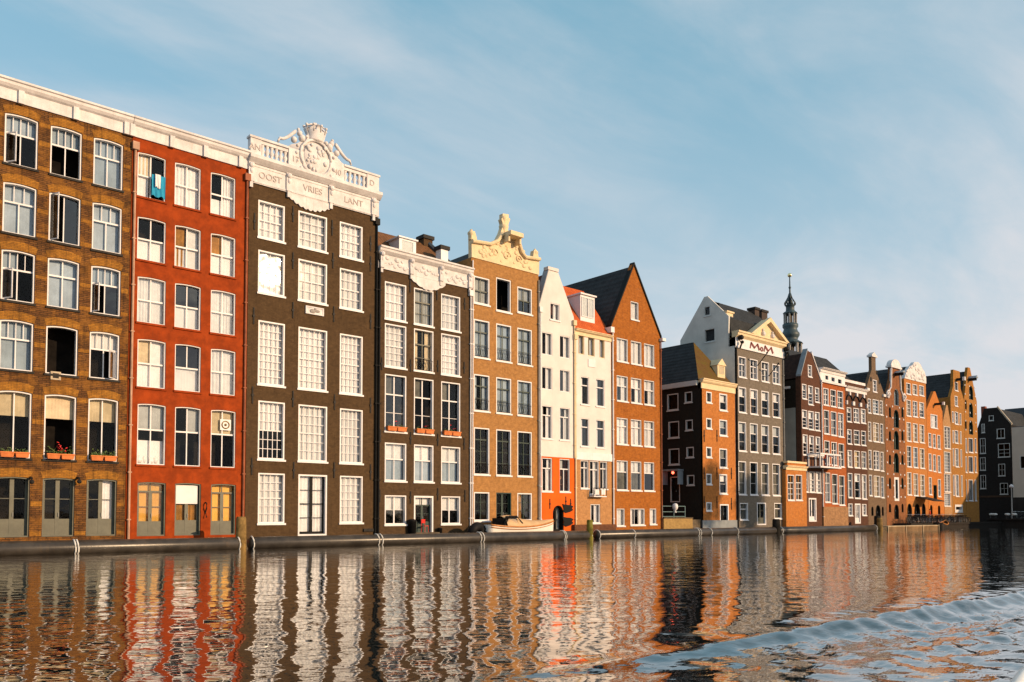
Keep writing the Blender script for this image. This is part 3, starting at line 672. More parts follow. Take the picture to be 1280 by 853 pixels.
A3 = MB(); pa = [h.p(*p) for p in [(358, 184), (364, 181), (371, 180), (377, 176), (382, 178), (384, 167), (381, 160), (389, 158), (399, 160), (407, 168), (404, 178), (410, 184), (414, 190), (421, 198), (426, 204), (431, 208)]]
zb_ = zp1 + .05; A3.prism([(pa[0][0], zb_)] + pa + [(pa[-1][0], zb_)], -.1, .2, trim)
xo, zo = h.p(393.5, 199)
A3.tube([(xo + 1.0 * math.cos(t), -.16, zo + 1.05 * math.sin(t)) for t in np.linspace(0, 6.283, 29)], .09, trim, 6)
A3.ball((xo, -.12, zo), .82, trim, 14, 8, (1, .16, 1.1))
for t in np.linspace(0.3, 6.0, 17): A3.ball((xo + 1.25 * math.cos(t), -.14, zo + 1.3 * math.sin(t)), random.uniform(.08, .15), trim, 7, 4)
for k in range(26): A3.ball((xo + random.uniform(-.6, .6), -.24, zo + random.uniform(-.75, .75)), random.uniform(.07, .16), trim, 6, 4, (1, .5, 1))
for sg in (-1, 1):
    A3.tube([(xo + sg * (1.3 + .95 * t - .12 * math.sin(t * 6)), -.1, zp1 + 1.15 - .75 * t + .12 * math.sin(t * 7)) for t in np.linspace(0, 1.3, 14)], [.12 - .05 * k / 13 for k in range(14)], trim, 6)
    A3.ball((xo + sg * 1.05, -.1, zo + 1.2), .17, trim); A3.ball((xo + sg * .9, -.1, zo + .95), .22, trim); A3.ball((xo + sg * 1.4, -.08, zo + .72), .19, trim); A3.ball((xo + sg * 1.12, -.08, zo + 1.42), .1, trim)
A3.build('coat_of_arms', h.root, True)
C3 = MB(); xk, zk = h.p(394.5, 176)
C3.lathe((xk, .05, zk - .1), [(.48, 0), (.52, .1), (.5, .2), (.62, .55), (.6, .6), (.1, .62)], trim, 12, (1, .8))
for t in range(9):
    an = 6.283 * t / 9; C3.tube([(xk + .58 * math.cos(an), .05 + .45 * math.sin(an), zk + .4), (xk + .7 * math.cos(an), .05 + .55 * math.sin(an), zk + .72), (xk + .3 * math.cos(an), .05 + .25 * math.sin(an), zk + .92), (xk, .05, zk + .85)], .05, trim, 5)
    C3.ball((xk + .7 * math.cos(an), .05 + .55 * math.sin(an), zk + .75), .09, trim, 6, 4)
C3.ball((xk, .05, zk + .98), .13, trim); C3.build('crown', h.root, True)
lett = paint('letter_grey', (.52, .46, .43), .6, .1, 2, 0)
for tx, a, sz in (('OOST', (337, 218), .52), ('VRIES', (390, 233), .52), ('LANT', (441, 248), .52)):
    x, z = h.p(*a); text_part(tx, sz, x, 21.08, -.115, lett, h.root)
for tx, px in (('AN', 317.5), ('17', 368), ('40', 421), ('D', 464)):
    text_part(tx, .5, X3(px), 22.6, -.135 if px in (317.5, 464) else -.155, lett, h.root)
q = MB(); x0, z1 = h.p(381.5, 380); x1, z0 = h.p(404, 398); q.box(x0, x1, -.06, 0, z0 + .1, z1 - .1, trim); q.ring(loop(x0, x1, z0 + .1, z1 - .1), loop(x0, x1, z0 + .1, z1 - .1, 0, .07), -.09, -.06, trim, True)
zm = (z0 + z1) / 2
q.ball((x0 + .45, -.07, zm - .05), .16, paint('relief_grey', (.3, .27, .25)), sc=(1.2, .4, .9)); q.ball((x0 + .62, -.07, zm + .1), .08, MATS['relief_grey'], sc=(1, .5, 1)); q.ball((x1 - .45, -.07, zm), .13, MATS['relief_grey'], sc=(1.6, .4, .7)); q.build('plaque', h.root)
h.anchors([(318, 277), (366, 268), (415, 285), (463, 305), (317, 395), (366, 326), (416, 326), (463, 330), (315.5, 494), (366, 499), (418, 503), (463, 507), (314.5, 583), (367, 588), (417.5, 588), (463, 590), (463, 402), (417, 393), (366, 388)], 0.95)
h.drain(h.W - .1, 20.4, .5, black, .06)
q = MB(); x, z = h.p(460, 663); q.box(x - .35, x + .35, -.1, 0, z - .08, z + .1, iron); q.build('wall_bracket', h.root)
H3 = h
# ---- lower dark brown house with white frieze
h = House('canal_house', 'dark brown house of five storeys with a white carved frieze and terracotta window boxes', 470.5, 588.5, ref=560)
m_h4 = brick('umber_brick', (0.10, 0.06, 0.03), (0.08, 0.048, 0.025), (0.07, 0.046, 0.026), stain=0.5, staincol=(0.03, 0.02, 0.012))
c4 = [(481, 508), (517.5, 542), (551.5, 575.5)]
r4 = [(362, 407), (412.5, 464.5), (473.6, 542.6), (556.4, 602.6), (620, 655.5)]
def f4(r, c):
    k = dict(fw=.078, yf=.02, rd=.22, mun=.03)
    if r in (0, 1):
        if c == 1: k.update(tr=.35, tc=2, lc=2, lr=2, bm=greygr, cur=[('full', cur_g)] if r == 0 else [('sides', cur_c)], balc=(r == 1))
        else: k.update(lc=4, lr=4 if r == 0 else 6, cur=[('full', cur_b)])
    elif r == 2: k.update(tr=.34, tc=2, lc=2, lr=2, mul=.08, cur=[('tl', cur_d)])
    elif r == 3: k.update(tr=.42, tc=2, lc=2, lr=1, cur=[('top', cur_b), ('low', cur_sky)], open=None)
    else:
        if c == 1: return dict(fw=.12, yf=.02, rd=.26, fm=white, bm=dkgreen, door=True, lc=2, lr=2, tr=.22, tc=2, panel=.7, cur=[('top', cur_w)], dz=-.65)
        k.update(lc=2, lr=2, mul=.09, cur=[('top', cur_w)])
    return k
h.grid(c4, 530, r4, f4)
h.walls(h.rect(17.75), m_h4, depth=11)
zc0, zc1 = 17.35, 18.75
q, fin = h.cornice(17.7, zc1, trim, .42)
q.box(0, h.W, -.1, .3, 17.35, 17.72, trim)
for px in (476, 513, 550, 586):
    x = h.x(px, 330); q.box(x - .14, x + .14, -.24, -.08, 17.4, 18.4, trim); q.ball((x, -.22, 18.25), .17, trim); q.ball((x, -.2, 17.95), .1, trim, sc=(1, 1, 1.5)); q.box(x - .08, x + .08, -.16, -.04, 17.1, 17.4, trim)
xa, xb = h.x(512, 345), h.x(556, 345); pts = [(xa, 17.4)]
for k in range(37): t = k / 36; pts.append((xa + (xb - xa) * t, 17.2 - .55 * math.sin(math.pi * t) - .06 * abs(math.sin(math.pi * t * 6))))
pts.append((xb, 17.4)); q.prism(pts[::-1], -.09, .02, trim)
for k in range(40):
    t = (k + .5) / 40; x = h.W * t
    if abs(t * 3 - round(t * 3)) > .12: q.ball((x, -.1, 17.85 + random.uniform(-.25, .25)), random.uniform(.08, .17), trim, 6, 4, (1.3, .5, 1))
fin()
# tiled roof with ridge along the street, dormer, ridge chimney
zr = atY(474, 290, 3.2)[1]
q = MB(); xr1 = atY(535, 306, 3.2)[0] - h.x0
vs = [(0, .2, 18.2), (h.W, .2, 18.2), (h.W, 9, 18.2), (0, 9, 18.2), (0, 3.2, zr), (xr1, 3.2, zr)]
q.add(vs, [(0, 1, 5, 4), (1, 2, 5), (2, 3, 4, 5), (3, 0, 4), (0, 3, 2, 1)], browntile); q.build('roof', h.root)
q = MB(); xa = atY(499, 305, .7)[0] - h.x0; xb = atY(520, 312, .7)[0] - h.x0; za = 18.35; zb_ = atY(500, 297, .7)[1]
q.box(xa, xb, .7, 2.4, za, zb_, white); q.box(xa - .1, xb + .1, .58, 2.5, zb_, zb_ + .09, white)
dz = q.build('dormer', h.root); q = MB(); q.box(xa + .25, xb - .25, .66, .71, za + .3, zb_ - .15, gl_b); q.build('pane', dz)
q = MB(); a = atY(531, 299, 3.2); q.tube([(xr1 - .05, 3.0, zr), (h.W * .93, .5, 18.5)], .16, leadm, 6); q.build('hip_flashing', h.root)
def chimney(hh, px, py, Y, hgt, w=.7, mm=None, capm=None, pot=True):
    X, Z = atY(px, py, Y); q = MB(); x = X - hh.x0
    q.box(x - w / 2, x + w / 2, Y - hh.Y - w / 2, Y - hh.Y + w / 2, Z - hgt, Z - .25, mm or MATS['umber_brick']); q.box(x - w / 2 - .1, x + w / 2 + .1, Y - hh.Y - w / 2 - .1, Y - hh.Y + w / 2 + .1, Z - .25, Z, capm or iron); return q.build('chimney', hh.root)
chimney(h, 531.5, 296.5, 3.3, 1.6, .75); chimney(h, 552.5, 309, 1.0, 1.7, .6, white, iron)
h.anchors([(475, 347), (512.5, 358), (546, 368), (580.5, 380), (477, 455), (513, 457), (547, 458), (580, 460), (475, 545), (513, 548), (547, 550), (580, 555), (474.5, 620), (513, 622), (547, 618), (581, 620)], .8)
h.drain(.1, 18.2, .5, black, .07); h.drain(h.W - .08, 17.2, .5, white, .05)
q = MB(); x0, x1 = h.x(512), h.x(547); q.box(x0, x1, -.32, -.01, .36, .62, stonequay); q.build('door_step', h.root)
H4 = h
# ---- tan house with ornate cream top gable
m_h5 = brick('tan_brick', (0.43, 0.205, 0.06), (0.35, 0.165, 0.05), (0.33, 0.2, 0.1), stain=0.3, staincol=(0.2, 0.09, 0.03))
h = House('gabled_house', 'tan brick house with ornate cream gable and tall dark green windows', 588.5, 673.5, ref=560)
c5 = [(592.5, 612), (620.3, 639.2), (646.8, 665)]
r5 = [(348.5, 390), (406, 452), (472.7, 517), (537.4, 594.5), (616, 651)]
def f5(r, c):
    k = dict(fw=.085, yf=.02, rd=.18, bm=dkgreen, tr=.3, tc=2, lc=2, lr=2, mun=.03, mul=.06)
    if r == 0:
        if c == 1: return dict(fw=.09, open='all', rd=.25)
        k.update(tr=.5, lr=1, cur=[('full', cur_g)] if c == 0 else [('top', cur_g)], dt=-.3, dz=.2)
    elif r == 1: k.update(cur=[('full', cur_sky)], balc=True)
    elif r == 2: k.update(cur=[('full' if c else 'sides', cur_sky)], balc=True)
    elif r == 3: k.update(tr=.24, cur=[], balc=True, lr=3)
    else:
        if c == 1: return dict(fw=.07, yf=.02, rd=.22, door=True, bm=dkgreen, fm=dkgreen, lc=2, lr=3, panel=.3, dz=-.55)
        k.update(tr=0, lr=3, cur=[] if c == 0 else [('left', cur_o)])
    return k
h.grid(c5, 630, r5, f5)
# --- gable outline from its silhouette
sc5 = lambda p: h.p(575 + p[0] / 9.476, 260 + p[1] / 9.476)
g5 = [sc5(p) for p in [(945, 650), (930, 600), (905, 505), (870, 505), (860, 590), (760, 570), (715, 510), (690, 420), (655, 355), (570, 290), (560, 250), (570, 190), (590, 135), (570, 120), (570, 80), (500, 70), (500, 115), (485, 135), (500, 185), (495, 240), (475, 300), (430, 385), (345, 415), (240, 400), (195, 380), (190, 345), (170, 280), (120, 275), (110, 300), (120, 330)]]
zg0 = 19.62
h.walls(h.rect(zg0), m_h5, depth=11)
g5 = [(min(max(a, -.03), h.W + .03), b_) for a, b_ in g5]
q = MB(); q.prism([(0.0, zg0)] + [(h.W, zg0)] + g5, -.06, .32, cream)
for seg in ([(930, 615), (760, 590), (715, 530), (690, 440), (650, 375), (500, 310)], [(500, 310), (475, 330), (430, 400), (345, 435), (130, 400)]):
    q.tube([(sc5(p)[0], -.16, sc5(p)[1]) for p in seg], .14, cream, 8)
G5 = q; q = MB(); a, b_, c_ = sc5((500, 430)), sc5((650, 430)), sc5((650, 365))
q.box(a[0], b_[0], -.95, -.02, c_[1] - .18, c_[1] + .12, cream); q.prism([(a[0], c_[1] - .6), (a[0] + .15, c_[1] - .6), (a[0] + .15, c_[1] - .18), (a[0], c_[1] - .18)], -.7, -.05, cream); q.prism([(b_[0] - .15, c_[1] - .6), (b_[0], c_[1] - .6), (b_[0], c_[1] - .18), (b_[0] - .15, c_[1] - .18)], -.7, -.05, cream)
q.build('hoist_canopy', h.root)
q = G5
for k in range(46):
    x = random.uniform(.12, .88) * h.W; t = abs(x / h.W - .52); z = zg0 + .25 + random.random() * max(.2, (2.2 - t * 4.2)); q.ball((x, -.07, z), random.uniform(.06, .17), cream, 6, 4, (1.3, .5, 1))
for cx_, r_ in ((.32, .3), (.5, .38), (.68, .3)):
    q.tube([(cx_ * h.W + r_ * (1 - t / 9) * math.cos(t), -.09, zg0 + .75 + r_ * (1 - t / 9) * math.sin(t)) for t in np.linspace(0, 8, 22)], .055, cream, 5)
q.build('gable', h.root)
for p in ((145, 290), (900, 520)):
    x, z = sc5(p); q = MB(); q.lathe((x, .12, z - .55), [(.16, 0), (.22, .1), (.12, .2), (.25, .42), (.26, .55), (.12, .68), (.08, .78)], cream, 10); q.build('urn', h.root, True)
q = MB(); x, z = sc5((530, 230)); q.lathe((x, .12, z - .75), [(.3, 0), (.2, .3), (.34, .7), (.36, .85), (.18, 1.0), (.3, 1.3), (.32, 1.5), (.2, 1.6)], cream, 10); q.build('finial', h.root, True)
h.roof_y(19.4, 21.6, slate, ov=0.0); h.drain(.08, 19.4, .5, white, .045, hopper=False); h.drain(h.W - .05, 19.2, .5, zinc, .05, hopper=False)
H5 = h
# ---- white gable house with orange ground floor
m_wh = paint('whitewash', (0.70, 0.635, 0.60), 0.8, 0.07, 0.8, 0.2, streak=0.2, dirt=(.45, .36, .27))
m_or = paint('orange_paint', (0.72, 0.115, 0.008), 0.7, 0.12, 0.8, 0.2, streak=.15, dirt=(.4, .07, .01))
h = House('narrow_house', 'narrow white house with pointed gable and vivid orange ground floor', 674, 718, ref=560)
gk = dict(fw=.06, yf=.03, rd=.14, fm=white, lc=2, lr=1, mul=.07)
cr = [('sides', cur_w)]
h.one(687.7, 699.5, 379.5, 400.5, **dict(gk, cur=[('right', cur_w)]))
for t, b_, tr, cu in ((417, 445, 0, [('right', cur_w)]), (460, 488, 0, [('right', cur_w)]), (508, 549, .28, [('sides', cur_w)]), (573, 614.5, .3, None)):
    for k, (a, e) in enumerate(((677.3, 690.3), (699.5, 712.3))):
        cur = cu if cu is not None else ([('sides', cur_w)] if k == 0 else [('tl', cur_g)])
        zz1, zz0 = h.z(690, t), h.z(690, b_)
        h.win(h.x(a, (t + b_) / 2), h.x(e, (t + b_) / 2), zz0, zz1, **dict(gk, tr=tr, cur=cur, sill=tr > 0))
h.one(690.8, 704.5, 632, 664.5, rise=.5, fw=.05, door=True, fm=black, bm=black, lc=2, rd=.3, cur=[('right', cur_g)])
zsp = h.z(690, 571.3)
ap0, ap1 = h.p(685.3, 337), h.p(696.5, 337.5); sh0 = h.z(675, 380); sh1 = h.z(713, 396); xs1 = h.x(715, 396)
out = [(0, h.zb), (h.W, h.zb), (h.W, sh1), (ap1[0], ap1[1]), (ap0[0], ap0[1]), (0, sh0)]
mb = MB(); outs = [(0, zsp), (h.W, zsp)] + out[2:]
pierced(mb, outs, [q_ for q_ in h.holes if q_[0][1] > zsp], m_wh, 0, .25, .35, 9)
mb.build('wall', h.root)
mb = MB(); pierced(mb, [(0, h.zb), (h.W, h.zb), (h.W, zsp - .004), (0, zsp - .004)], [q_ for q_ in h.holes if q_[0][1] < zsp], m_or, -.015, .3, .35, 9); mb.build('ground_floor_wall', h.root)
for w_ in h.wins: window(h.root, *w_[:4], **w_[4])
q = MB(); q.add([(.05, 1.6, h.zb), (h.W - .05, 1.6, h.zb), (h.W - .05, 1.6, sh1), (.05, 1.6, sh1)], [(0, 1, 2, 3)], dkroom); q.build('dark_backing', h.root)
h.roof_y(sh1 - .1, ap1[1] - .25, paint('dark_red_roof', (.12, .03, .02)), xr=(ap0[0] + ap1[0]) / 2, ov=0.0, depth=9)
q = MB(); q.box(ap0[0] - .08, ap1[0] + .08, -.08, .42, ap0[1] - .02, ap0[1] + .22, m_wh); q.build('gable_cap', h.root)
q = MB()
for a_, b__ in (((ap0[0], ap0[1]), (0, sh0)),): q.prism([(a_[0] - .03, a_[1]), (a_[0] + .05, a_[1] + .05), (b__[0] + .05, b__[1] + .05), (b__[0] - .03, b__[1] + .02)], -.06, .5, leadp)
q.build('coping', h.root)
h.anchors([(687, 630), (707, 627), (713, 630)], .75); h.drain(.06, sh0 - .3, .4, white, .05); h.drain(h.W - .03, sh1 - .3, zsp, cream, .06)
q = MB()                                                # torn black shutter on the orange wall
xo, zo = h.p(709, 645); rr = random.Random(2)
for zc_, hh_ in ((.55, .34), (-.45, .38)):
    pts = [(xo - .35 + .1 * rr.random() + (0 if k % 2 else .08), zo + zc_ + hh_ * math.sin(k)) for k in range(0)]
    pts = [(xo - .55, zo + zc_ + hh_), (xo - .1, zo + zc_ + hh_ * .85), (xo + .3, zo + zc_ + hh_ * .8), (xo + .62, zo + zc_ + hh_ * .5), (xo + .45, zo + zc_ + .02), (xo + .62, zo + zc_ - .1), (xo + .25, zo + zc_ - hh_ * .75), (xo - .2, zo + zc_ - hh_), (xo - .5, zo + zc_ - hh_ * .6), (xo - .4, zo + zc_ - .05)]
    q.prism(pts, -.07, -.02, black)
q.build('broken_shutter', h.root)
H6 = h
# ---- white house with red roof
h = House('dormer_house', 'white house with a bright red tiled roof and one white dormer', 718, 764.3, ref=560)
zE = 16.05
for a, e in ((723, 730.3), (735, 743.3), (749.2, 755.8)):
    z1, z0 = h.z(739, 420), h.z(739, 445.5); h.win(h.x(a, 430), h.x(e, 430), z0, z1, **dict(gk, lc=1, fm=cream, cur=[('right', cur_w)], sill=False))
for t, b_ in ((472.5, 507), (524, 559)):
    for a, e in ((726, 736.3), (745, 755.6)):
        h.win(h.x(a, t), h.x(e, t), h.z(740, b_), h.z(740, t), **dict(gk, lc=1, tr=.3, cur=[('left', cur_w)]))
for k, (a, e, b_) in enumerate(((725.6, 735.8, 611), (736.8, 748.6, 618), (749.6, 759, 611))):
    h.win(h.x(a), h.x(e), h.z(742, b_), h.z(742, 576.5), **dict(gk, tr=.25, tc=2 if k == 1 else 1, lc=2 if k == 1 else 1, cur=[('sides', cur_w)]))
h.one(738, 750.3, 630.5, 654, **dict(gk, lc=2, cur=[('sides', cur_w)]))
zb1, zb0 = h.z(740, 566.5), h.z(740, 575)
m_h7l = brick('buff_brick', (0.5, 0.24, 0.09), (0.42, 0.2, 0.075), (0.4, 0.26, 0.14), stain=.15, staincol=(.25, .12, .05))
mb = MB(); pierced(mb, [(0, zb0), (h.W, zb0), (h.W, zE), (0, zE)], [q_ for q_ in h.holes if q_[0][1] > zb0], m_wh, 0, .25, .35, 9); mb.build('wall', h.root)
mb = MB(); pierced(mb, [(0, h.zb), (h.W, h.zb), (h.W, zb0 - .004), (0, zb0 - .004)], [q_ for q_ in h.holes if q_[0][1] < zb0], m_h7l, -.01, .25, .35, 9); mb.build('ground_floor_wall', h.root)
for w_ in h.wins: window(h.root, *w_[:4], **w_[4])
q = MB(); q.add([(.05, 1.3, h.zb), (h.W - .05, 1.3, h.zb), (h.W - .05, 1.3, zE), (.05, 1.3, zE)], [(0, 1, 2, 3)], dkroom); q.build('dark_backing', h.root)
q = MB(); q.box(0, h.W, -.1, .02, zb0 - .05, zb1, white); q.build('band_course', h.root)
q, fin = h.cornice(zE - .35, zE + .12, cream, .35); fin()
yr = 3.0; zr = atY(724, 363, yr)[1]
q = MB(); q.ext([(-.15, zE + .1), (yr, zr), (9, zE + .1)], 0, h.W, redtile); q.build('roof', h.root)
Xd0, Xd1 = atY(725.5, 390, .55)[0] - h.x0, atY(743.3, 390, .55)[0] - h.x0; zd1 = atY(726, 368, .55)[1]; zd0 = atY(735, 399, .55)[1]
q = MB(); q.box(Xd0, Xd1, .55, 3.0, zd0 - .3, zd1, white); q.box(Xd0 - .1, Xd1 + .1, .4, 3.0, zd1, zd1 + .12, white); dd = q.build('dormer', h.root)
window(h.root, Xd0 + .12, Xd1 - .12, zd0 + .1, zd1 - .15, yf=.5, rd=.5, fw=.07, sill=False, cur=[], pane=gl_b)
for o in list(h.root.children)[-1:]: o.name = 'dormer_window'
q = MB(); q.box(Xd0 + .3, Xd1 - .3, .552, .56, zd0 + .15, zd1 - .2, dkroom); q.build('blind_or_backing', dd)  # dark sheet behind the dormer glass, standing in for an unlit room
q = MB(); x0, z1 = h.p(735, 449); x1, z0 = h.p(744, 460); q.box(x0, x1, -.05, 0, z0, z1, white); q.build('plaque', h.root)
q = MB(); x0, z1 = h.p(736.5, 612); x1, z0 = h.p(752.5, 620.5); q.box(x0, x1, -.5, -.02, z0 - .08, z0, white)
for k in range(5): q.tube([(x0 + (x1 - x0) * k / 4, -.48, z0), (x0 + (x1 - x0) * k / 4, -.48, z1 + .1)], .025, iron, 5)
q.tube([(x0, -.48, z1 + .1), (x1, -.48, z1 + .1)], .03, iron, 5); q.box(x0 + .15, x0 + .6, -.5, -.46, z0 + .1, z1, white); q.box(x1 - .6, x1 - .15, -.5, -.46, z0 + .1, z1, white); q.build('balcony', h.root)
h.drain(.05, zE - .4, .4, cream, .06)
q = MB(); q.box(-.3, h.W + .2, -.3, -.02, .36, 1.0, brick('plinth_brick', (.2, .08, .04), (.14, .06, .03), (.08, .05, .04), stain=.5)); q.build('plinth', h.root)
H7 = h
# ---- tall brown brick gable
m_h8 = brick('rust_brick', (0.42, 0.135, 0.02), (0.32, 0.098, 0.016), (0.28, 0.125, 0.04), stain=.45, staincol=(.14, .042, .01), pale=.35)
h = House('steep_gable_house', 'tall rust brown brick house with a plain steep gable and long black roof', 764.3, 826.3, ref=560)
g8 = dict(fw=.06, yf=.03, rd=.14, lc=2, mul=.06)
c8 = [(771, 785), (788.7, 802), (805.2, 818)]
def f8(r, c):
    if r == 0: return dict(g8, cur=[('full', cur_w)])
    if r == 1: return dict(g8, tr=.4, tc=2, cur=[('top', cur_w), ('right', cur_w)])
    if r == 2: return dict(g8, tr=.3, tc=2, cur=[('full', cur_w)])
    if r == 3: return dict(g8, tr=.38, tc=2, lc=1, cur=[('top', cur_w), ('low', cur_d)] if c != 2 else [('top', cur_w)], dz=0)
h.grid(c8, 795, [(427, 455.5), (473, 504), (524.7, 557), (577, 613.3)], f8)
h.one(788.5, 798.3, 377.5, 400, **dict(g8, lc=1, cur=[('full', cur_w)]))
h.one(771, 781, 636, 657.5, **dict(g8, lc=1, cur=[('full', cur_w)])); h.one(788, 806, 636, 656.5, **dict(g8, lc=3, cur=[('sides', cur_w)])); h.one(812.3, 820.5, 636, 655.5, **dict(g8, lc=1, cur=[('full', cur_w)]))
ze8 = h.z(763, 408); ap = h.p(792, 331)
h.walls([(0, h.zb), (h.W, h.zb), (h.W, ze8), (ap[0] + .12, ap[1]), (ap[0] - .12, ap[1]), (0, ze8)], m_h8, depth=14, rev=.25)
h.roof_y(ze8 - .05, ap[1] - .1, slate, xr=ap[0], depth=14, ov=.1)
q = MB()
for s_ in ((0 - .1, ze8 - .1), (h.W + .1, ze8 - .1)):
    q.prism([s_, (s_[0], s_[1] + .22), (ap[0], ap[1] + .2), (ap[0], ap[1] - .02)], -.1, .4, black)
q.build('verge_coping', h.root)
q = MB(); q.box(-.3, .12, -.28, .5, ze8 - .55, ze8 - .1, white); q.box(h.W - .1, h.W + .35, -.35, .6, ze8 - .35, ze8 - .1, white); q.build('gutter_block', h.root)
q = MB(); a = atY(745, 352, 8); q.tube([(a[0] - h.x0, 8, a[1] - .8), (a[0] - h.x0, 8, a[1] + .4)], .05, iron, 5); q.build('vent_pipe', h.root)
h.drain(.12, ze8 - .5, .4, white, .06, hopper=False); h.drain(h.W - .02, ze8 - .4, .4, rustpipe, .05, hopper=False)
H8 = h
# ---- corner house with dark flank
m_h9 = brick('orange_brick', (0.52, 0.185, 0.04), (0.44, 0.15, 0.033), (0.4, 0.19, 0.075), stain=.35, staincol=(.16, .06, .02))
m_h9s = brick('shaded_side_brick', (0.026, 0.02, 0.014), (0.02, 0.016, 0.012), (0.022, 0.018, 0.014), stain=.4, staincol=(.012, .02, .02))  # near-black: the flank's shade is painted into its brick colour
h = House('corner_house', 'low orange brick corner house with a dark flank wall and mossy hipped roof', 876.5, 919.3, ref=560)
k9 = dict(fw=.1, yf=.0, rd=.12, lc=1, cur=[], sill=True)
for t, b_ in ((490, 503.7), (523, 536), (559, 572), (592.5, 605.7), (628, 638.7)): h.one(882.8, 889.6, t, b_, **dict(k9, cur=[('full', cur_d)]))
for t, b_, cu in ((492.6, 513.5, [('top', cur_w)]), (525, 545, [('top', cur_g)]), (561, 585, [('top', cur_d)]), (593, 617.5, [('third', cur_w)])): h.one(899.3, 909, t, b_, **dict(k9, lr=2, cur=cu))
h.one(900, 911, 630.5, 656.5, fw=.12, yf=0, rd=.2, door=True, bm=black, lc=2, lr=2, panel=.3)
z9 = 13.75
h.walls(h.rect(z9), m_h9, depth=None, rev=.25, back=0.0) if False else None
mb = MB(); pierced(mb, h.rect(z9), h.holes, m_h9, 0, .25, 0.001, None); mb.box(h.W - .05, h.W, .01, 11, h.zb, z9, m_h9); mb.box(.3, h.W - .06, 10.8, 11, h.zb, z9, m_h9); mb.build('wall', h.root)
for w_ in h.wins: window(h.root, *w_[:4], **w_[4])
q = MB(); q.add([(.4, 1.0, h.zb), (h.W - .05, 1.0, h.zb), (h.W - .05, 1.0, z9), (.4, 1.0, z9)], [(0, 1, 2, 3)], dkroom); q.build('dark_backing', h.root)
def flank(hh, DY, outline, wins, m, name, rev=.25, **dk):
    X = hh.x0; H_ = []; W_ = []
    for (a, e, t, b_, kw) in wins:
        Ya, Yb = atX(a, (t + b_) / 2, X)[0], atX(e, (t + b_) / 2, X)[0]; z1, z0 = atX((a + e) / 2, t, X)[1], atX((a + e) / 2, b_, X)[1]
        v = (DY - Ya, DY - Yb, z0, z1); H_.append(loop(*v, kw.get('rise', 0))); W_.append((v, kw))
    mb = MB(); pierced(mb, outline, H_, m, 0, rev, .2); o = mb.build(name, hh.root); o.location = (0, DY - hh.Y, 0); o.rotation_euler = (0, 0, -R(90))
    for v, kw in W_:
        f = window(hh.root, *v, **kw); f.location = o.location; f.rotation_euler = o.rotation_euler
    if W_:
        q = MB(); zq_ = max(v[3] for v, _ in W_) + .2; zq1 = min(v[2] for v, _ in W_) - .2; xq0 = min(v[0] for v, _ in W_) - .25; xq1 = max(v[1] for v, _ in W_) + .25; q.add([(xq0, .36, zq1), (xq1, .36, zq1), (xq1, .36, zq_), (xq0, .36, zq_)], [(0, 1, 2, 3)], dkroom); p = q.build('dark_backing', hh.root); p.location = o.location; p.rotation_euler = o.rotation_euler  # near-black sheet close behind the flank openings, in place of room shade
    return o
kd = dict(fw=.09, yf=-.01, rd=.12, lc=1, cur=[], pane=gl_c, fm=paint('grey_white_paint', (.55, .55, .53), .5, .1))
fl = [(834, 848, 492.5, 513, kd), (835.5, 849, 527, 547.5, kd), (836, 849.3, 561, 581, kd), (856, 865.3, 490, 503.3, kd), (857, 866, 525, 538, kd), (858, 867.3, 559, 572, kd), (858.7, 868, 594, 606.6, kd),
      (838, 850, 596, 628, dict(kd, door=True, bm=black, panel=.8))]
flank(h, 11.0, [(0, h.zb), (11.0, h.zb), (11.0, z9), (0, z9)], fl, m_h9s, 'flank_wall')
q, fin = h.cornice(13.2, 14.1, cream, .35); fin()
q = MB(); q.box(-.28, -.002, .3, 11, 13.5, 13.95, MATS['grey_white_paint']); q.build('gutter', h.root)
Yh = 2.7; zr9 = atX(869, 428.5, h.x0 + h.W / 2)[1]; zr9 = atY(869, 428.5, Yh)[1]
q = MB(); vs = [(-.2, .1, 14.0), (h.W, .1, 14.0), (h.W, 11, 14.0), (-.2, 11, 14.0), (h.W / 2, Yh, zr9), (h.W / 2, 11, zr9)]
q.add(vs, [(0, 1, 4)], mosstile); q.add(vs, [(1, 2, 5, 4), (2, 3, 5), (0, 3, 2, 1)], slate); q.add(vs, [(3, 0, 4, 5)], slate); q.build('roof', h.root)
xa, xb = atY(897, 460, .5)[0] - h.x0, atY(906.3, 460, .5)[0] - h.x0; zd = atY(901, 457, .5)[1]; z0d = atY(901, 469, .5)[1]
q = MB(); q.box(xa, xb, .5, 2.3, z0d - .3, zd, cream); q.prism([(xa - .1, zd), (xb + .1, zd), ((xa + xb) / 2, zd + .65)], .4, 2.4, cream); dd = q.build('dormer', h.root)
q = MB(); q.box(xa + .2, xb - .2, .47, .51, z0d + .1, zd - .1, gl_b); q.build('pane', dd)
h.anchors([(880, 592), (896, 592), (914, 592), (880, 628), (896, 628), (914, 630), (880, 545), (896, 545)], 1.1)
q = MB(); q.box(-.02, h.W, -.12, -.005, .3, 1.25, paint('blue_grey_plinth', (.25, .27, .28), .7, .1, 1, .1, streak=.3)); q.build('plinth', h.root)
q = MB(); Yd, zd_ = atX(844, 594, h.x0); q.box(-.9, -.01, Yd - .95, Yd + .95, zd_ + .35, zd_ + .5, leadp)
for s_ in (-.9, .85): q.box(-.8, -.01, Yd + s_, Yd + s_ + .05, zd_ - .9, zd_ + .35, leadp)
q.build('door_canopy', h.root)
lampred = bpy.data.materials.new('lit_red_lamp'); nt = nodes_of(lampred); e_ = N(nt, 'ShaderNodeEmission', Strength=5.0); e_.inputs[0].default_value = (1, .12, .06, 1); o_ = N(nt, 'ShaderNodeOutputMaterial'); nt.links.new(e_.outputs[0], o_.inputs[0])
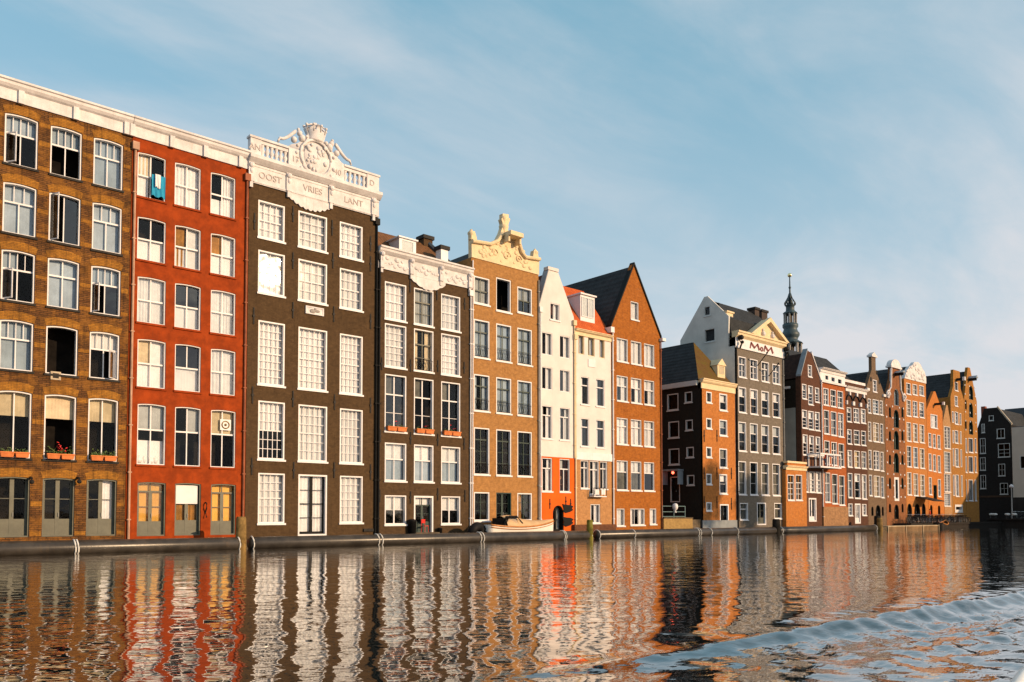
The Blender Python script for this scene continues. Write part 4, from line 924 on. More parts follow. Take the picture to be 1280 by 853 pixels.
q = MB(); q.ball((-.35, Yd, zd_ + .2), .13, lampred, 8, 6); q.tube([(-.35, Yd, zd_ + .3), (-.35, Yd, zd_ + .4)], .03, iron, 5); q.build('wall_lamp', h.root)
H9 = h
# ---- grey house with the MOM frieze
m_h10 = brick('grey_brick', (0.20, 0.165, 0.13), (0.165, 0.14, 0.11), (0.17, 0.14, 0.115), stain=.25, staincol=(.08, .065, .05))
h = House('mansion', 'grey house with white pediment and the word MOM, and a pale side gable', 919.6, 980.3, ref=560)
k10 = dict(fw=.08, yf=.0, rd=.16, tr=.35, lc=1, lr=2, mun=.03)
c10 = [(923.3, 932.8), (937.6, 947.2), (951.8, 961.3), (965.7, 975)]
def f10(r, c):
    kk = dict(k10)
    if r == 0: kk['cur'] = [('sides', cur_w)]
    elif r == 1: kk['cur'] = [('top', cur_w)] + ([('left', cur_o)] if c % 2 else [])
    elif r == 2: kk['cur'] = [('top', cur_g)]
    else: kk['cur'] = [('full', cur_d)] if c != 1 else []; kk['tr'] = .3
    return kk
h.grid(c10, 949, [(451, 476), (488, 519), (530.5, 566), (578.5, 619)], f10)
h.one(925, 935, 629, 650, **dict(k10, lr=1, cur=[('full', cur_d)])); h.one(946.3, 957.6, 628.5, 656.5, fw=.12, yf=0, rd=.2, door=True, bm=greygr, lc=2, lr=2, panel=.6); h.one(968, 977.5, 629, 648.5, **dict(k10, lr=1, cur=[('full', cur_d)]))
zf0, zf1 = h.z(949, 441), h.z(949, 421.5); zt10 = zf0 + .1
h.walls(h.rect(zt10), m_h10, depth=12, rev=.25)
q, fin = h.cornice(zf0, zf1, cream, .5, x0=.0, x1=h.W + .05); q.box(0, h.W, -.13, .3, zf0 - .05, zf0 + (zf1 - zf0) * .62, white); fin()
for px in (921.5, 978.5):
    q = MB(); x = h.x(px, 430); q.ball((x, -.45, zf0 + .9), .26, iron); q.ball((x + .1, -.5, zf0 + .45), .17, iron); q.tube([(x, -.1, zf0 + .9), (x, -.5, zf0 + .3), (x, -.3, zf0 - .1)], .09, iron, 6); q.build('corner_ornament', h.root, True)
pl, pr, pa_ = h.p(934, 411.5), h.p(983, 428.5), h.p(958.5, 400)
zb_ = zf1; xl, xr_ = pl[0], min(pr[0], h.W + .25); xm = (xl + xr_) / 2; hp = pa_[1] - zb_
q = MB(); q.prism([(xl, zb_), (xr_, zb_), (xm, zb_ + hp)], -.1, .5, cream)
q.prism([(xl - .1, zb_ - .02), (xl + .45, zb_ - .02), (xm, zb_ + hp - .32), (xr_ - .45, zb_ - .02), (xr_ + .1, zb_ - .02), (xm, zb_ + hp + .12)], -.55, -.1, cream)
q.ball((xm - .8, -.15, zb_ + .35), .28, trim); q.ball((xm - .8, -.15, zb_ + .75), .15, trim); q.ball((xm + .9, -.15, zb_ + .35), .28, trim); q.ball((xm + .9, -.15, zb_ + .7), .14, trim); q.build('pediment', h.root)
mred = paint('dark_red_letters', (.16, .02, .015), .5, .1, 2, 0)
q = MB(); x0, x1 = h.x(936, 434), h.x(964.5, 434); zc = zf0 + (zf1 - zf0) * .30; uh = .29; L_ = x1 - x0
def letter_M(xa, xb, s_):
    w = xb - xa; t = .11
    def bar(p, r_, th): 
        d = Vector((r_[0] - p[0], r_[1] - p[1])).normalized(); nn = Vector((-d.y, d.x)) * th / 2
        q.prism([(p[0] + nn.x, p[1] + nn.y), (p[0] - nn.x, p[1] - nn.y), (r_[0] - nn.x, r_[1] - nn.y), (r_[0] + nn.x, r_[1] + nn.y)], -.17, -.135, mred)
    bar((xa, zc - uh), (xa + w * .12, zc + uh), .16); bar((xa + w * .1, zc + uh * .95), (xa + w * .48, zc - uh * .6), .24); bar((xa + w * .46, zc - uh * .6), (xa + w * .8, zc + uh * .95), .13); bar((xa + w * .78, zc + uh), (xb, zc - uh), .26)
letter_M(x0, x0 + L_ * .4, 1); letter_M(x0 + L_ * .6, x1, 1)
xo = x0 + L_ * .5; oo = [(xo + .27 * math.cos(t), zc - .12 + .24 * math.sin(t)) for t in np.linspace(0, 6.283, 17)[:-1]]; oi = [(xo + .11 * math.cos(t), zc - .12 + .11 * math.sin(t)) for t in np.linspace(0, 6.283, 17)[:-1]]
q.ring(oo, oi, -.17, -.135, mred, True); q.build('lettering', h.root)
# pale side gable facing along the canal
m_pale = paint('pale_render', (.62, .60, .56), .8, .12, .5, .2, streak=.3, dirt=(.35, .34, .32))
X10 = h.x0; G = lambda a, b_: atX(a, b_, X10)
Yap, Zap = G(882.5, 371); Yl, Zl = G(850.5, 426); Yr, Zr = G(911, 394)
DY = Yl
ol = [(0, 3.0), (DY, 3.0), (DY, zf1 - .3), (DY - .6, zf1 - .3), (DY - .6, Zr - 1.3), (DY - Yr, Zr), (DY - Yap - .25, Zap), (DY - Yap + .25, Zap), (0, Zl)]
ol = [(0, 3.0), (DY, 3.0), (DY, zt10), (DY - .7, zt10), (DY - Yr, Zr - .1), (DY - Yap + .2, Zap), (DY - Yap - .2, Zap), (0, Zl)]
kp = dict(fw=.08, yf=-.01, rd=.15, lc=1, cur=[], fm=MATS['grey_white_paint'])
fo_ = flank(h, DY, ol, [(880, 888, 383, 395, kp), (880.5, 894, 411, 427.5, dict(kp, open='all'))], m_pale, 'side_gable'); fo_.location.x = -.02
q = MB(); prof = [(.5, zf1 - .4), (Yr, Zr - .25), (Yap, Zap - .25), (DY, Zl - .25), (DY, zf1 - .8)]
q.ext(prof, .2, h.W, slate); q.build('roof', h.root)
xa, xb = .15, 1.0; zt_ = h.z(918, 384); Yb = 1.2
q = MB(); q.box(.1, 1.15, .9, 1.9, zf1 - .5, zt_ - .3, cream); q.box(0.02, 1.25, .8, 2.0, zt_ - .3, zt_ - .15, cream); dq = q.build('dormer', h.root); q = MB(); q.box(.3, .95, .87, .91, zf1 + .5, zt_ - .6, gl_b); q.build('pane', dq)
chimney(h, 950, 389, Yap + .5, 2.0, 1.1, paint('dark_chimney_brick', (.06, .04, .03)), iron)
chimney(h, 942, 385.5, Yap, 1.2, .8, MATS['dark_chimney_brick'], iron)
h.drain(.12, zt10, .5, black, .09, hopper=False); h.drain(h.W - .1, zt10 - .3, .5, zinc, .06, hopper=False)
for px, py in ((947, 452), (961, 465)):
    q = MB(); x, z = h.p(px, py); q.tube([(x, 0, z - .4), (x - .5, -.9, z + .1), (x - .9, -1.6, z + .5)], .05, iron, 5); q.ball((x - .9, -1.6, z + .5), .1, iron); q.build('flag_pole', h.root)
H10 = h
# ================================================================== the farther houses (px on a 3.28x survey sheet whose corner is 970,420)
rx = lambda x: 970 + x / 3.28
ry = lambda y: 420 + y / 3.28
def rp(h, x, y): return h.p(rx(x), ry(y))
def rwin(h, a, e, t, b_, **kw):
    if kw.get('cur') in ([('full', cur_w)], [('full', cur_c)]) and random.random() < .4: kw['cur'] = random.choice(([('top', cur_w)], [('sides', cur_w)], [('full', cur_d)], [('full', cur_sky)]))
    m = (a + e) / 2; zt, zb2 = rp(h, m, t)[1], rp(h, m, b_)[1]
    h.win(rp(h, a, (t + b_) / 2)[0], rp(h, e, (t + b_) / 2)[0], zb2, zt, **kw)
kf = dict(fw=.075, yf=.0, rd=.12, lc=2, lr=3, mun=.05, mul=.06, cur=[('full', cur_w)])
# low house in the gap
m_lo = brick('ochre_orange_brick', (.5, .17, .03), (.42, .14, .03), (.4, .2, .08), stain=.2, staincol=(.5, .3, .15), pale=.5)
h = House('cottage', 'tiny two storey orange brick house squeezed between the grey house and a dark gable', 981.6, 1007.5, Y=-.45)
for a, e in ((48, 75), (81, 107)): rwin(h, a, e, 570, 674, **dict(kf, tr=.3, cur=[('sides', cur_o)]))
zt_ = rp(h, 85, 548)[1]; h.walls(h.rect(zt_), m_lo, depth=6)
q, fin = h.cornice(zt_ - .1, zt_ + .35, cream, .3); fin(); h.roof_flat(zt_ + .3, 6)
q = MB(); q.box(.15, h.W - .3, -.1, .2, zt_ + .35, rp(h, 85, 520)[1] - .1, m_lo); q.box(.05, h.W - .2, -.2, .3, rp(h, 85, 520)[1] - .1, rp(h, 85, 520)[1] + .1, cream); q.build('parapet', h.root)
# dark gable with grey rendered flank
m_11 = brick('dark_red_brown_brick', (.13, .055, .032), (.1, .045, .028), (.09, .05, .035), stain=.3)
h = House('dark_gable_house', 'dark brown gable house with grey rendered flank and a white framed lift balcony', 1002.2, 1026.4)
for a, e, t, b_ in ((107, 125, 198, 258), (132, 152, 205, 282), (160, 177, 213, 272), (107, 128, 304, 378), (133, 155, 309, 384), (160, 179, 313, 388), (110, 130, 405, 488), (136, 156, 410, 492), (163, 181, 414, 495), (115, 133, 556, 640), (138, 160, 557, 641), (164, 185, 558, 643)):
    rwin(h, a, e, t, b_, **dict(kf, lc=1, tr=.4, cur=[('top', cur_w), ('left', cur_w)] if t < 500 else [('full', cur_w)]))
rwin(h, 131, 147, 120, 168, **dict(kf, lc=1)); rwin(h, 133, 168, 665, 762, **dict(kf, door=True, bm=white, lc=2, lr=1, panel=.4, cur=[('full', cur_d)], sill=False)) if False else rwin(h, 135, 166, 665, 762, fw=.16, yf=0, rd=.15, door=True, bm=white, lc=2, lr=1, panel=.4)
q0, q1, q2, q3 = rp(h, 185, 182)[1], rp(h, 144, 72), rp(h, 128, 58), rp(h, 104, 165)[1]
h.walls([(0, h.zb), (h.W, h.zb), (h.W, q0), (q1[0], q1[1]), (q2[0], q2[1]), (0, q3)], m_11, depth=.6, rev=.25)
h.roof_y(q3 - .1, q2[1] - .2, paint('dark_brown_tiles', (.05, .025, .018), .8, .3, 3, .5), xr=(q1[0] + q2[0]) / 2, depth=11, ov=.05)
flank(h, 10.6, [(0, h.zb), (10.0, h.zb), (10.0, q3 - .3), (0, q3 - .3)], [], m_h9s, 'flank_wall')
ya, z1 = atX(1000.5, 509, h.x0); z0 = atX(990, 580, h.x0)[1]
q = MB(); q.box(-.03, -.004, .65, 8.5, z0 - 3, z1, paint('grey_render', (.36, .36, .33), .85, .15, .4, .2, streak=.25)); q.build('render_panel', h.root)
q = MB(); q.box(-.25, -.004, 1.2, 3.4, q3 - 1.2, q3 - .95, trim); q.box(-.25, -.004, 3.6, 7, q3 - 2.6, q3 - 2.35, trim); q.build('eave_strip', h.root)
q = MB(); q.prism([(q2[0] - .05, q2[1] - .05), (q2[0] - .05, q2[1] + .15), (-.1, q3 + .2), (-.1, q3)], -.08, .5, leadp); q.prism([(q1[0], q1[1]), (q1[0], q1[1] + .2), (h.W + .1, q0 + .2), (h.W + .1, q0)], -.08, .5, trim); q.build('coping', h.root)
X11 = h
# lift balcony
q = MB(); xa, zt_ = rp(h, 135, 486); xb, zb_ = rp(h, 214, 545); xa -= .3; yb = -1.4
for x in np.linspace(xa, xb, 4):
    for y in (yb, -.1): q.box(x - .06, x + .06, y - .06, y + .06, zb_, zt_, white)
for z in (zb_, zt_):
    q.box(xa - .06, xb + .06, yb - .07, yb + .07, z - .08, z + .08, white); q.box(xa - .06, xb + .06, -.17, -.03, z - .08, z + .08, white)
    for x in (xa, xb): q.box(x - .07, x + .07, yb, -.1, z - .08, z + .08, white)
bal = q.build('balcony', h.root); q = MB(); q.box(xa, xb, yb, -.03, zb_ - .09, zb_ + .03, iron); q.build('floor', bal)
BAL = (h.x0 + xa + (xb - xa) * .52, -.8, zb_ + .03, zt_ - zb_)
# red brick with white attic
m_12 = brick('red_brick', (.42, .11, .028), (.33, .085, .023), (.28, .115, .05), stain=.25, staincol=(.12, .03, .015))
h = House('red_brick_house', 'red brick house with white attic storey beside the lift balcony', 1026.4, 1057.6)
for r, (t, b_) in enumerate(((221, 290), (311, 408), (436, 531), (567, 688))):
    for k, (a, e) in enumerate(((194, 216), (223, 246), (252, 275))): rwin(h, a + r * 2.2, e + r * 2.2, t + (k - 1) * 6, b_ + (k - 1) * 6, **dict(kf, tr=.35, lr=2, cur=[('full', cur_d)] if (r + k) % 3 else [('sides', cur_w)]))
za0, za1 = rp(h, 240, 198)[1], rp(h, 240, 158)[1]
for a, e in ((201, 216), (226, 242), (253, 270)): rwin(h, a, e, 168 + (a - 226) * .3, 190 + (a - 226) * .3, **dict(kf, lc=1, lr=1, cur=[]))
mb = MB(); pierced(mb, [(0, za0), (h.W, za0), (h.W, za1), (0, za1)], [w for w in h.holes if w[0][1] > za0], white, 0, .2, .3, 10); mb.build('attic_wall', h.root)
hh_ = h.holes; h.holes = [w for w in hh_ if w[0][1] < za0]; h.walls(h.rect(za0 - .004), m_12, depth=10, rev=.22)
q, fin = h.cornice(za1 - .05, za1 + .4, trim, .4); fin(); q = MB(); q.box(0, h.W, -.2, -.004, za0 - .1, za0 + .12, trim); q.build('band_course', h.root); h.roof_flat(za1 + .3, 10)
q = MB(); zpl = rp(h, 245, 694)[1]; q.box(0.03, h.W - .03, -.16, -.003, .2, zpl - .2, brick('rubble_stone', (.45, .25, .12), (.3, .16, .08), (.2, .12, .07), stain=.5, pale=.5)); q.build('plinth', h.root)
h.drain(.1, za0, .5, trim, .07, hopper=False)
# dark brown with white cornice
m_13 = brick('chocolate_brick', (.115, .05, .03), (.09, .04, .026), (.085, .05, .035), stain=.3)
h = House('scalloped_cornice_house', 'dark brown house with white cornice over small scalloped arches and cream windows', 1057.6, 1084)
for r, (t, b_) in enumerate(((297, 355), (387, 446), (472, 541), (566, 666))):
    for k, (a, e) in enumerate(((291, 309), (318, 341), (348, 367))): rwin(h, a + r * 1.5, e + r * 1.5, t + (k - 1) * 3, b_ + (k - 1) * 3, **dict(kf, tr=.3, lc=1, lr=2, cur=[('full', cur_c)] if k == 1 else [('full', cur_w)]))
rwin(h, 297, 314, 688, 737, **kf); rwin(h, 353, 371, 690, 736, **kf); rwin(h, 324, 347, 688, 770, fw=.16, yf=0, rd=.12, door=True, bm=white, lc=2, lr=2, panel=.5, cur=[('full', cur_w)])
zt_ = rp(h, 327, 222)[1]; h.walls(h.rect(zt_), m_13, depth=10, rev=.22); q, fin = h.cornice(zt_ - .35, zt_ + .2, trim, .35); fin()
zr_ = rp(h, 327, 205)[1]; q = MB(); q.box(0, h.W, .2, .5, zt_, zr_ + .25, m_13); q.box(-.05, h.W + .05, .1, .6, zr_ + .25, zr_ + .55, trim); q.build('parapet', h.root)
q = MB(); zs = rp(h, 327, 278)[1]
for k in range(4):
    x = h.W * k / 3; q.box(max(0, x - .22), min(h.W, x + .22), -.2, -.003, zs - .3, zs + .15, trim)
for k in range(3):
    xm = h.W * (k + .5) / 3; q.tube([(xm + .75 * math.cos(t), -.06, zs + .85 * math.sin(t)) for t in np.linspace(.3, 2.84, 9)], .09, black, 5); q.box(xm - .14, xm + .14, -.2, -.003, zs + .8, zs + 1.2, trim)
q.build('scalloped_arches', h.root)
ym = 1.5; q = MB(); zq = zr_ + .3; a = atY(rx(395), ry(120), 3.5)
q.ext([(.7, zq - .2), (4.8, a[1] - .2), (11, zq - .2)], -5.4, h.W, slate); q.build('roof', h.root)
# grey-brown spout gable
m_14 = brick('grey_brown_brick', (.19, .125, .075), (.155, .1, .065), (.15, .11, .08), stain=.25)
h = House('spout_gable_house', 'grey brown house with a tall spout gable ending in a chimney like cap', 1084, 1106.8)
for r, (t, b_) in enumerate(((262, 320), (357, 434), (472, 550), (574, 659))):
    for k, (a, e) in enumerate(((377, 389), (397, 421), (426, 438))): rwin(h, a + r * 1.6, e + r * 1.6, t + (k - 1) * 4, b_ + (k - 1) * 4, **dict(kf, lr=4, lc=2 if k == 1 else 1, cur=[('full', cur_c)]))
rwin(h, 397, 413, 181, 230, **dict(kf, lc=1)); rwin(h, 409, 429, 694, 760, rise=.8, fw=.06, door=True, bm=black, fm=black, lc=2); rwin(h, 391, 400, 700, 738, rise=.4, fw=.05, fm=black, lc=1, sill=False); rwin(h, 434, 442, 700, 738, rise=.4, fw=.05, fm=black, lc=1, sill=False)
sL, sR, p0, p1 = rp(h, 374, 215)[1], rp(h, 447, 242)[1], rp(h, 392, 128), rp(h, 409, 132)
h.walls([(0, h.zb), (h.W, h.zb), (h.W, sR), (p1[0], p1[1] - .3), (p1[0], rp(h, 402, 88)[1]), (p0[0], rp(h, 398, 88)[1]), (p0[0], p0[1] - .3), (0, sL)], m_14, depth=11, rev=.22)
q = MB(); zt_ = rp(h, 400, 88)[1]; q.box(p0[0] - .15, p1[0] + .15, -.15, .5, zt_, zt_ + .22, trim); q.prism([(p0[0] - .1, zt_ + .22), (p1[0] + .1, zt_ + .22), ((p0[0] + p1[0]) / 2, zt_ + .6)], -.1, .45, trim); q.box(-.1, .5, -.2, .1, sL - .3, sL, trim); q.box(h.W - .6, h.W + .05, -.2, .1, sR - .3, sR, trim); q.build('gable_cap', h.root)
h.roof_y(sL - .2, p0[1] - .6, slate, xr=(p0[0] + p1[0]) / 2, ov=.02)
q = MB()
for a, b_ in ((381, 178), (405, 150), (415, 190)): x, z = rp(h, a + 8, b_); q.ball((x, -.01, z), .22, black, 8, 5, (1, .2, 1.3))
q.build('attic_opening', h.root)
# warehouse with neck gable and arched shutters
m_15 = brick('red_brown_brick', (.30, .115, .045), (.23, .09, .038), (.2, .11, .06), stain=.35)
h = House('neck_gable_warehouse', 'brown neck gable warehouse with white scrolls, arched green shutters and tall white door', 1107, 1131.4)
shut = paint('bottle_green_shutter', (.008, .03, .022), .5, .1)
for t, b_ in ((303, 377), (389, 467), (480, 562)): rwin(h, 483, 504, t, b_, rise=.9, fw=.06, fm=shut, bm=shut, lc=2, lr=1, sill=False, cur=[('full', shut)])
rwin(h, 484, 504, 218, 286, rise=.6, fw=.06, fm=leadp, bm=leadp, lc=1, sill=False, cur=[('full', leadp)])
for t, b_ in ((292, 335), (390, 430), (487, 528), (582, 628)):
    for a, e in ((463, 472), (514, 523)): rwin(h, a, e, t, b_, rise=.35, fw=.07, fm=shut, lc=1, sill=False, cur=[('full', shut)])
rwin(h, 485, 504, 580, 677, fw=.28, yf=-.02, rd=.1, door=True, bm=shut, lc=1, panel=.1); rwin(h, 485, 504, 692, 752, rise=.8, fw=.06, fm=black, bm=black, door=True, lc=2)
for a, e in ((463, 472), (515, 523)): rwin(h, a, e, 688, 724, rise=.35, fw=.06, fm=black, lc=1, sill=False)
sL, sR = rp(h, 452, 268)[1], rp(h, 524, 268)[1]; n0, n1 = rp(h, 470, 130), rp(h, 505, 132); zc_ = rp(h, 488, 112)[1]
def blocks15(mb):
    nm = (n0[0] + n1[0]) / 2
    for r in range(9):
        z = rp(h, 488, 292 + r * 46)[1]
        for x in (.35, nm - .95, nm + .95, h.W - .35): mb.box(x - .1, x + .1, -.05, .004, z - .1, z + .1, trim)
h.walls([(0, h.zb), (h.W, h.zb), (h.W, sR), (n1[0] + .6, sR + 1.1), (n1[0], sR + 2.6), (n1[0], n1[1]), (n0[0], n1[1]), (n0[0], sR + 2.6), (n0[0] - .7, sR + 1.1), (0, sL)], m_15, depth=11, rev=.25, extra=blocks15)
q = MB(); nm = (n0[0] + n1[0]) / 2; nw = n1[0] - n0[0]; oo = [(nm + (nw / 2 + .15) * math.cos(t), n1[1] + .9 * math.sin(t)) for t in np.linspace(0, math.pi, 11)]; q.prism(oo, -.15, .45, trim); q.box(n0[0] - .3, n1[0] + .3, -.22, .5, n1[1] - .2, n1[1] + .02, trim)
for s_, x in ((-1, n0[0]), (1, n1[0])):
    q.tube([(x + s_ * (.0 + .2 * t), -.05, n1[1] - .2 - t * (n1[1] - sR - 1.5)) for t in np.linspace(0, 1, 6)] + [(x + s_ * .55, -.05, sR + 1.0), (x + s_ * .95, -.05, sR + .45)], .13, trim, 6)
    cx_ = x + s_ * 1.0; q.tube([(cx_ + (.45 - .05 * t) * math.cos(t), -.1, sR + .35 + (.6 - .06 * t) * math.sin(t)) for t in np.linspace(0, 7, 18)], .13, trim, 6)
q.build('scroll_gable', h.root)
q = MB(); a, b_ = rp(h, 488, 160); q.box(nm - .1, nm + .1, -1.0, -.01, b_ - .15, b_ + .15, iron); q.prism([(nm - .45, b_ + .15), (nm + .45, b_ + .15), (nm, b_ + .45)], -1.1, -.01, leadp); q.build('hoist_beam', h.root)
h.roof_y(sL - .1, n1[1] - .6, slate, xr=nm, ov=.02)
# orange-tan with ornate white top
m_16 = brick('golden_orange_brick', (.50, .19, .05), (.43, .16, .042), (.38, .2, .08), stain=.2, staincol=(.25, .09, .025))
h = House('bell_gable_house', 'golden orange brick house with carved white bell gable crowning three window columns', 1131.6, 1158.8)
for r, (t, b_) in enumerate(((199, 242), (268, 332), (360, 435), (457, 540), (565, 655))):
    for k, (a, e) in enumerate(((534, 552), (560, 579), (587, 606))): rwin(h, a + r * 1.0, e + r * 1.0, t + (k - 1) * 5, b_ + (k - 1) * 3, **dict(kf, lr=4 if r else 2, cur=[('full', cur_c)]))
for a, e in ((538, 558), (567, 592), (598, 614)): rwin(h, a, e, 688, 756, rise=.9, fw=.07, fm=black, bm=black, door=True, lc=2)
zt_ = rp(h, 572, 186)[1]; h.walls(h.rect(zt_), m_16, depth=11, rev=.22)
q = MB(); go = [rp(h, *p) for p in [(618, 175), (608, 150), (598, 135), (590, 118), (580, 108), (565, 108), (555, 122), (545, 126), (538, 140), (532, 150)]]; go = [(min(max(a, 0), h.W), b_) for a, b_ in go]
q.prism([(0, zt_), (h.W, zt_)] + go, -.08, .35, trim)
for k in range(34): x = random.uniform(.1, .9) * h.W; q.ball((x, -.1, zt_ + .2 + random.random() * max(.3, 2.1 - abs(x / h.W - .5) * 3)), random.uniform(.1, .25), trim, 6, 4, (1.2, .5, 1))
q.build('bell_gable', h.root); h.roof_y(zt_ - .3, zt_ + 2.0, slate, ov=0)
q = MB(); xa, z = rp(h, 572, 668); q.ext([(-.05, z + .3), (-2.2, z - .25), (-2.2, z - .35), (-.05, z + .2)], h.W * .42, h.W * .92, iron); q.build('awning', h.root)
# small orange gable
m_17 = brick('bright_orange_brick', (.56, .18, .035), (.48, .15, .03), (.42, .2, .07), stain=.15, staincol=(.3, .09, .02))
h = House('small_gable_house', 'small bright orange pointed gable house lower than both of its neighbours', 1159, 1179)
for r, (t, b_) in enumerate(((403, 460), (487, 556), (584, 655))):
    for k, (a, e) in enumerate(((625, 637), (643, 655), (662, 674))):
        if r == 2 and k == 1: rwin(h, 646, 660, 612, 672, fw=.06, fm=shut, bm=shut, lc=1, door=True); continue
        rwin(h, a + r, e + r, t + (k - 1) * 4, b_ + (k - 1) * 4, **dict(kf, lr=3, cur=[('full', cur_c)]))
rwin(h, 634, 662, 323, 378, **dict(kf, lc=3, lr=2)); rwin(h, 632, 642, 693, 735, rise=.35, fw=.06, fm=black, lc=1, sill=False); rwin(h, 664, 674, 695, 735, rise=.35, fw=.06, fm=black, lc=1, sill=False)
sL, sR, p0 = rp(h, 621, 302)[1], rp(h, 684, 310)[1], rp(h, 650, 228)
h.walls([(0, h.zb), (h.W, h.zb), (h.W, sR), (p0[0] + .25, p0[1]), (p0[0] - .25, p0[1]), (0, sL)], m_17, depth=10, rev=.22); h.roof_y(sL - .15, p0[1] - .4, slate, xr=p0[0], ov=0, depth=10)
q = MB(); b_ = rp(h, 652, 281)[1]; q.box(p0[0] - .12, p0[0] + .12, -1.1, -.01, b_ - .15, b_ + .15, iron); q.box(p0[0] - .16, p0[0] + .16, -1.2, -.95, b_ - .2, b_ + .2, trim); q.build('hoist_beam', h.root)
# very narrow yellowish gable
m_18 = brick('straw_brick', (.46, .25, .11), (.38, .2, .085), (.4, .25, .13), stain=.15)
h = House('sliver_house', 'very narrow straw coloured house almost all window under a needle gable', 1179.2, 1189.2)
for t, b_ in ((372, 462), (476, 560), (566, 640), (646, 698)): rwin(h, 690, 715, t, b_, **dict(kf, lc=4, lr=6, fm=trim, cur=[('full', cur_c)]))
sL, sR, p0 = rp(h, 687, 352)[1], rp(h, 718, 362)[1], rp(h, 701, 284)
h.walls([(0, h.zb), (h.W, h.zb), (h.W, sR), (p0[0] + .2, p0[1]), (p0[0] - .2, p0[1]), (0, sL)], m_18, depth=9, rev=.22); h.roof_y(sL - .15, p0[1] - .4, slate, xr=p0[0], ov=0, depth=9)
# tall yellow-brown neck gable and its neighbour
m_19 = brick('mustard_brick', (.42, .185, .038), (.34, .145, .032), (.3, .16, .06), stain=.3, staincol=(.12, .06, .015))
h = House('tall_neck_gable_house', 'tall mustard brick house with a straight neck gable and long narrow windows', 1189.4, 1206.3)
for a, e, t, b_ in ((733, 747, 312, 362), (733, 747, 388, 440), (735, 749, 462, 537), (736, 750, 570, 658)): rwin(h, a, e, t, b_, **dict(kf, lc=1, lr=3, cur=[('right', cur_w)]))
for a, e, t, b_ in ((722, 729, 310, 356), (753, 760, 318, 366), (724, 730, 388, 440), (755, 761, 392, 444), (725, 731, 462, 534), (757, 763, 466, 538), (726, 733, 570, 656), (759, 766, 572, 660)): rwin(h, a, e, t, b_, **dict(kf, lc=1, lr=3, cur=[('full', cur_c)], sill=False))
rwin(h, 733, 745, 247, 288, **dict(kf, lc=1, lr=2)); rwin(h, 733, 746, 190, 225, **dict(kf, lc=1, lr=1)); rwin(h, 733, 764, 692, 722, fw=.3, yf=-.05, rd=.2, lc=1, fm=trim, cur=[])
sR, sL = rp(h, 765, 262)[1], rp(h, 719, 250)[1]; n0, n1 = rp(h, 727, 150), rp(h, 753, 146)
h.walls([(0, h.zb), (h.W, h.zb), (h.W, sR), (n1[0] + .2, sR + 1.5), (n1[0], n1[1]), (n0[0], n1[1]), (n0[0] - .2, sR + 1.5), (0, sR)], m_19, depth=12, rev=.22)
h.roof_y(sR - .2, n1[1] - .5, slate, xr=(n0[0] + n1[0]) / 2, ov=0, depth=16)
q = MB(); b_ = rp(h, 744, 180)[1]; nm = (n0[0] + n1[0]) / 2; q.box(nm - .15, nm + .15, -1.0, -.01, b_ - .2, b_ + .15, iron); q.box(nm - .2, nm + .2, -1.1, -.8, b_ - .25, b_ + .25, trim); q.build('hoist_beam', h.root)
h = House('arched_shutter_warehouse', 'last sunlit mustard gable warehouse with a column of dark arched shutters', 1206.5, 1222.4)
for t, b_ in ((205, 262), (275, 335), (347, 405)): rwin(h, 791, 808, t, b_, rise=.9, fw=.07, fm=shut, bm=shut, lc=2, sill=False, cur=[('full', shut)])
for t, b_ in ((262, 302), (345, 385)): rwin(h, 775, 782, t, b_, rise=.3, fw=.06, fm=shut, lc=1, sill=False, cur=[('full', shut)])
for t, b_ in ((420, 478), (495, 560), (590, 676)):
    for a, e in ((777, 783), (790, 808), (815, 822)): rwin(h, a, e, t, b_, **dict(kf, lc=1 if e - a < 10 else 2, lr=1, cur=[]))
sR, sL = rp(h, 826, 268)[1], rp(h, 772, 240)[1]; p0 = rp(h, 790, 130)
def blocks20(mb):
    for r in range(6):
        z = rp(h, 797, 208 + r * 36)[1]
        for x in (.3, h.W * .42, h.W * .86): mb.box(x - .1, x + .1, -.05, .004, z - .1, z + .1, trim)
h.walls([(0, h.zb), (h.W, h.zb), (h.W, sL - .6), (p0[0] + .5, p0[1]), (p0[0] - .35, p0[1]), (0, sL - .6)], m_19, depth=14, rev=.25, extra=blocks20)
h.roof_y(sL - .8, p0[1] - .5, slate, xr=p0[0], ov=0, depth=14)
q = MB(); b_ = rp(h, 797, 182)[1]; q.box(p0[0] - .12, p0[0] + .12, -1.0, -.01, b_ - .2, b_ + .15, iron); q.prism([(p0[0] - .4, b_ + .15), (p0[0] + .4, b_ + .15), (p0[0], b_ + .5)], -1.1, -.01, leadp); q.build('hoist_beam', h.root)
# ---- houses closing the basin, facing back along the canal (in shade)
class EndHouse(House):
    def __init__(s, name, label, L, Rr, X, ref=600):
        s.X = X; Ya, Yb = atX(L, ref, X)[0], atX(Rr, ref, X)[0]; s.Y0 = Ya; s.W = Ya - Yb; s.Y = 0; s.x0 = 0
        s.root = empty(name, (X, Ya, 0), label, 'house', rz=-R(90)); s.holes = []; s.wins = []; s.zb = -.8
    def p(s, px, py, Y=None):
        Yy, Z = atX(px, py, s.X); return s.Y0 - Yy, Z
m_e1 = brick('shaded_end_brick', (.026, .023, .022), (.02, .018, .017), (.022, .02, .018), stain=.35)  # near-black: shade on the end house is put into the brick colour
ke = dict(fw=.09, yf=.0, rd=.1, lc=2, lr=2, mun=.05, cur=[], pane=gl_c, fm=MATS['grey_white_paint'])
h = EndHouse('shadowed_house', 'dark shaded house with a broad roof closing the end of the row', 1223, 1265.3, 146)
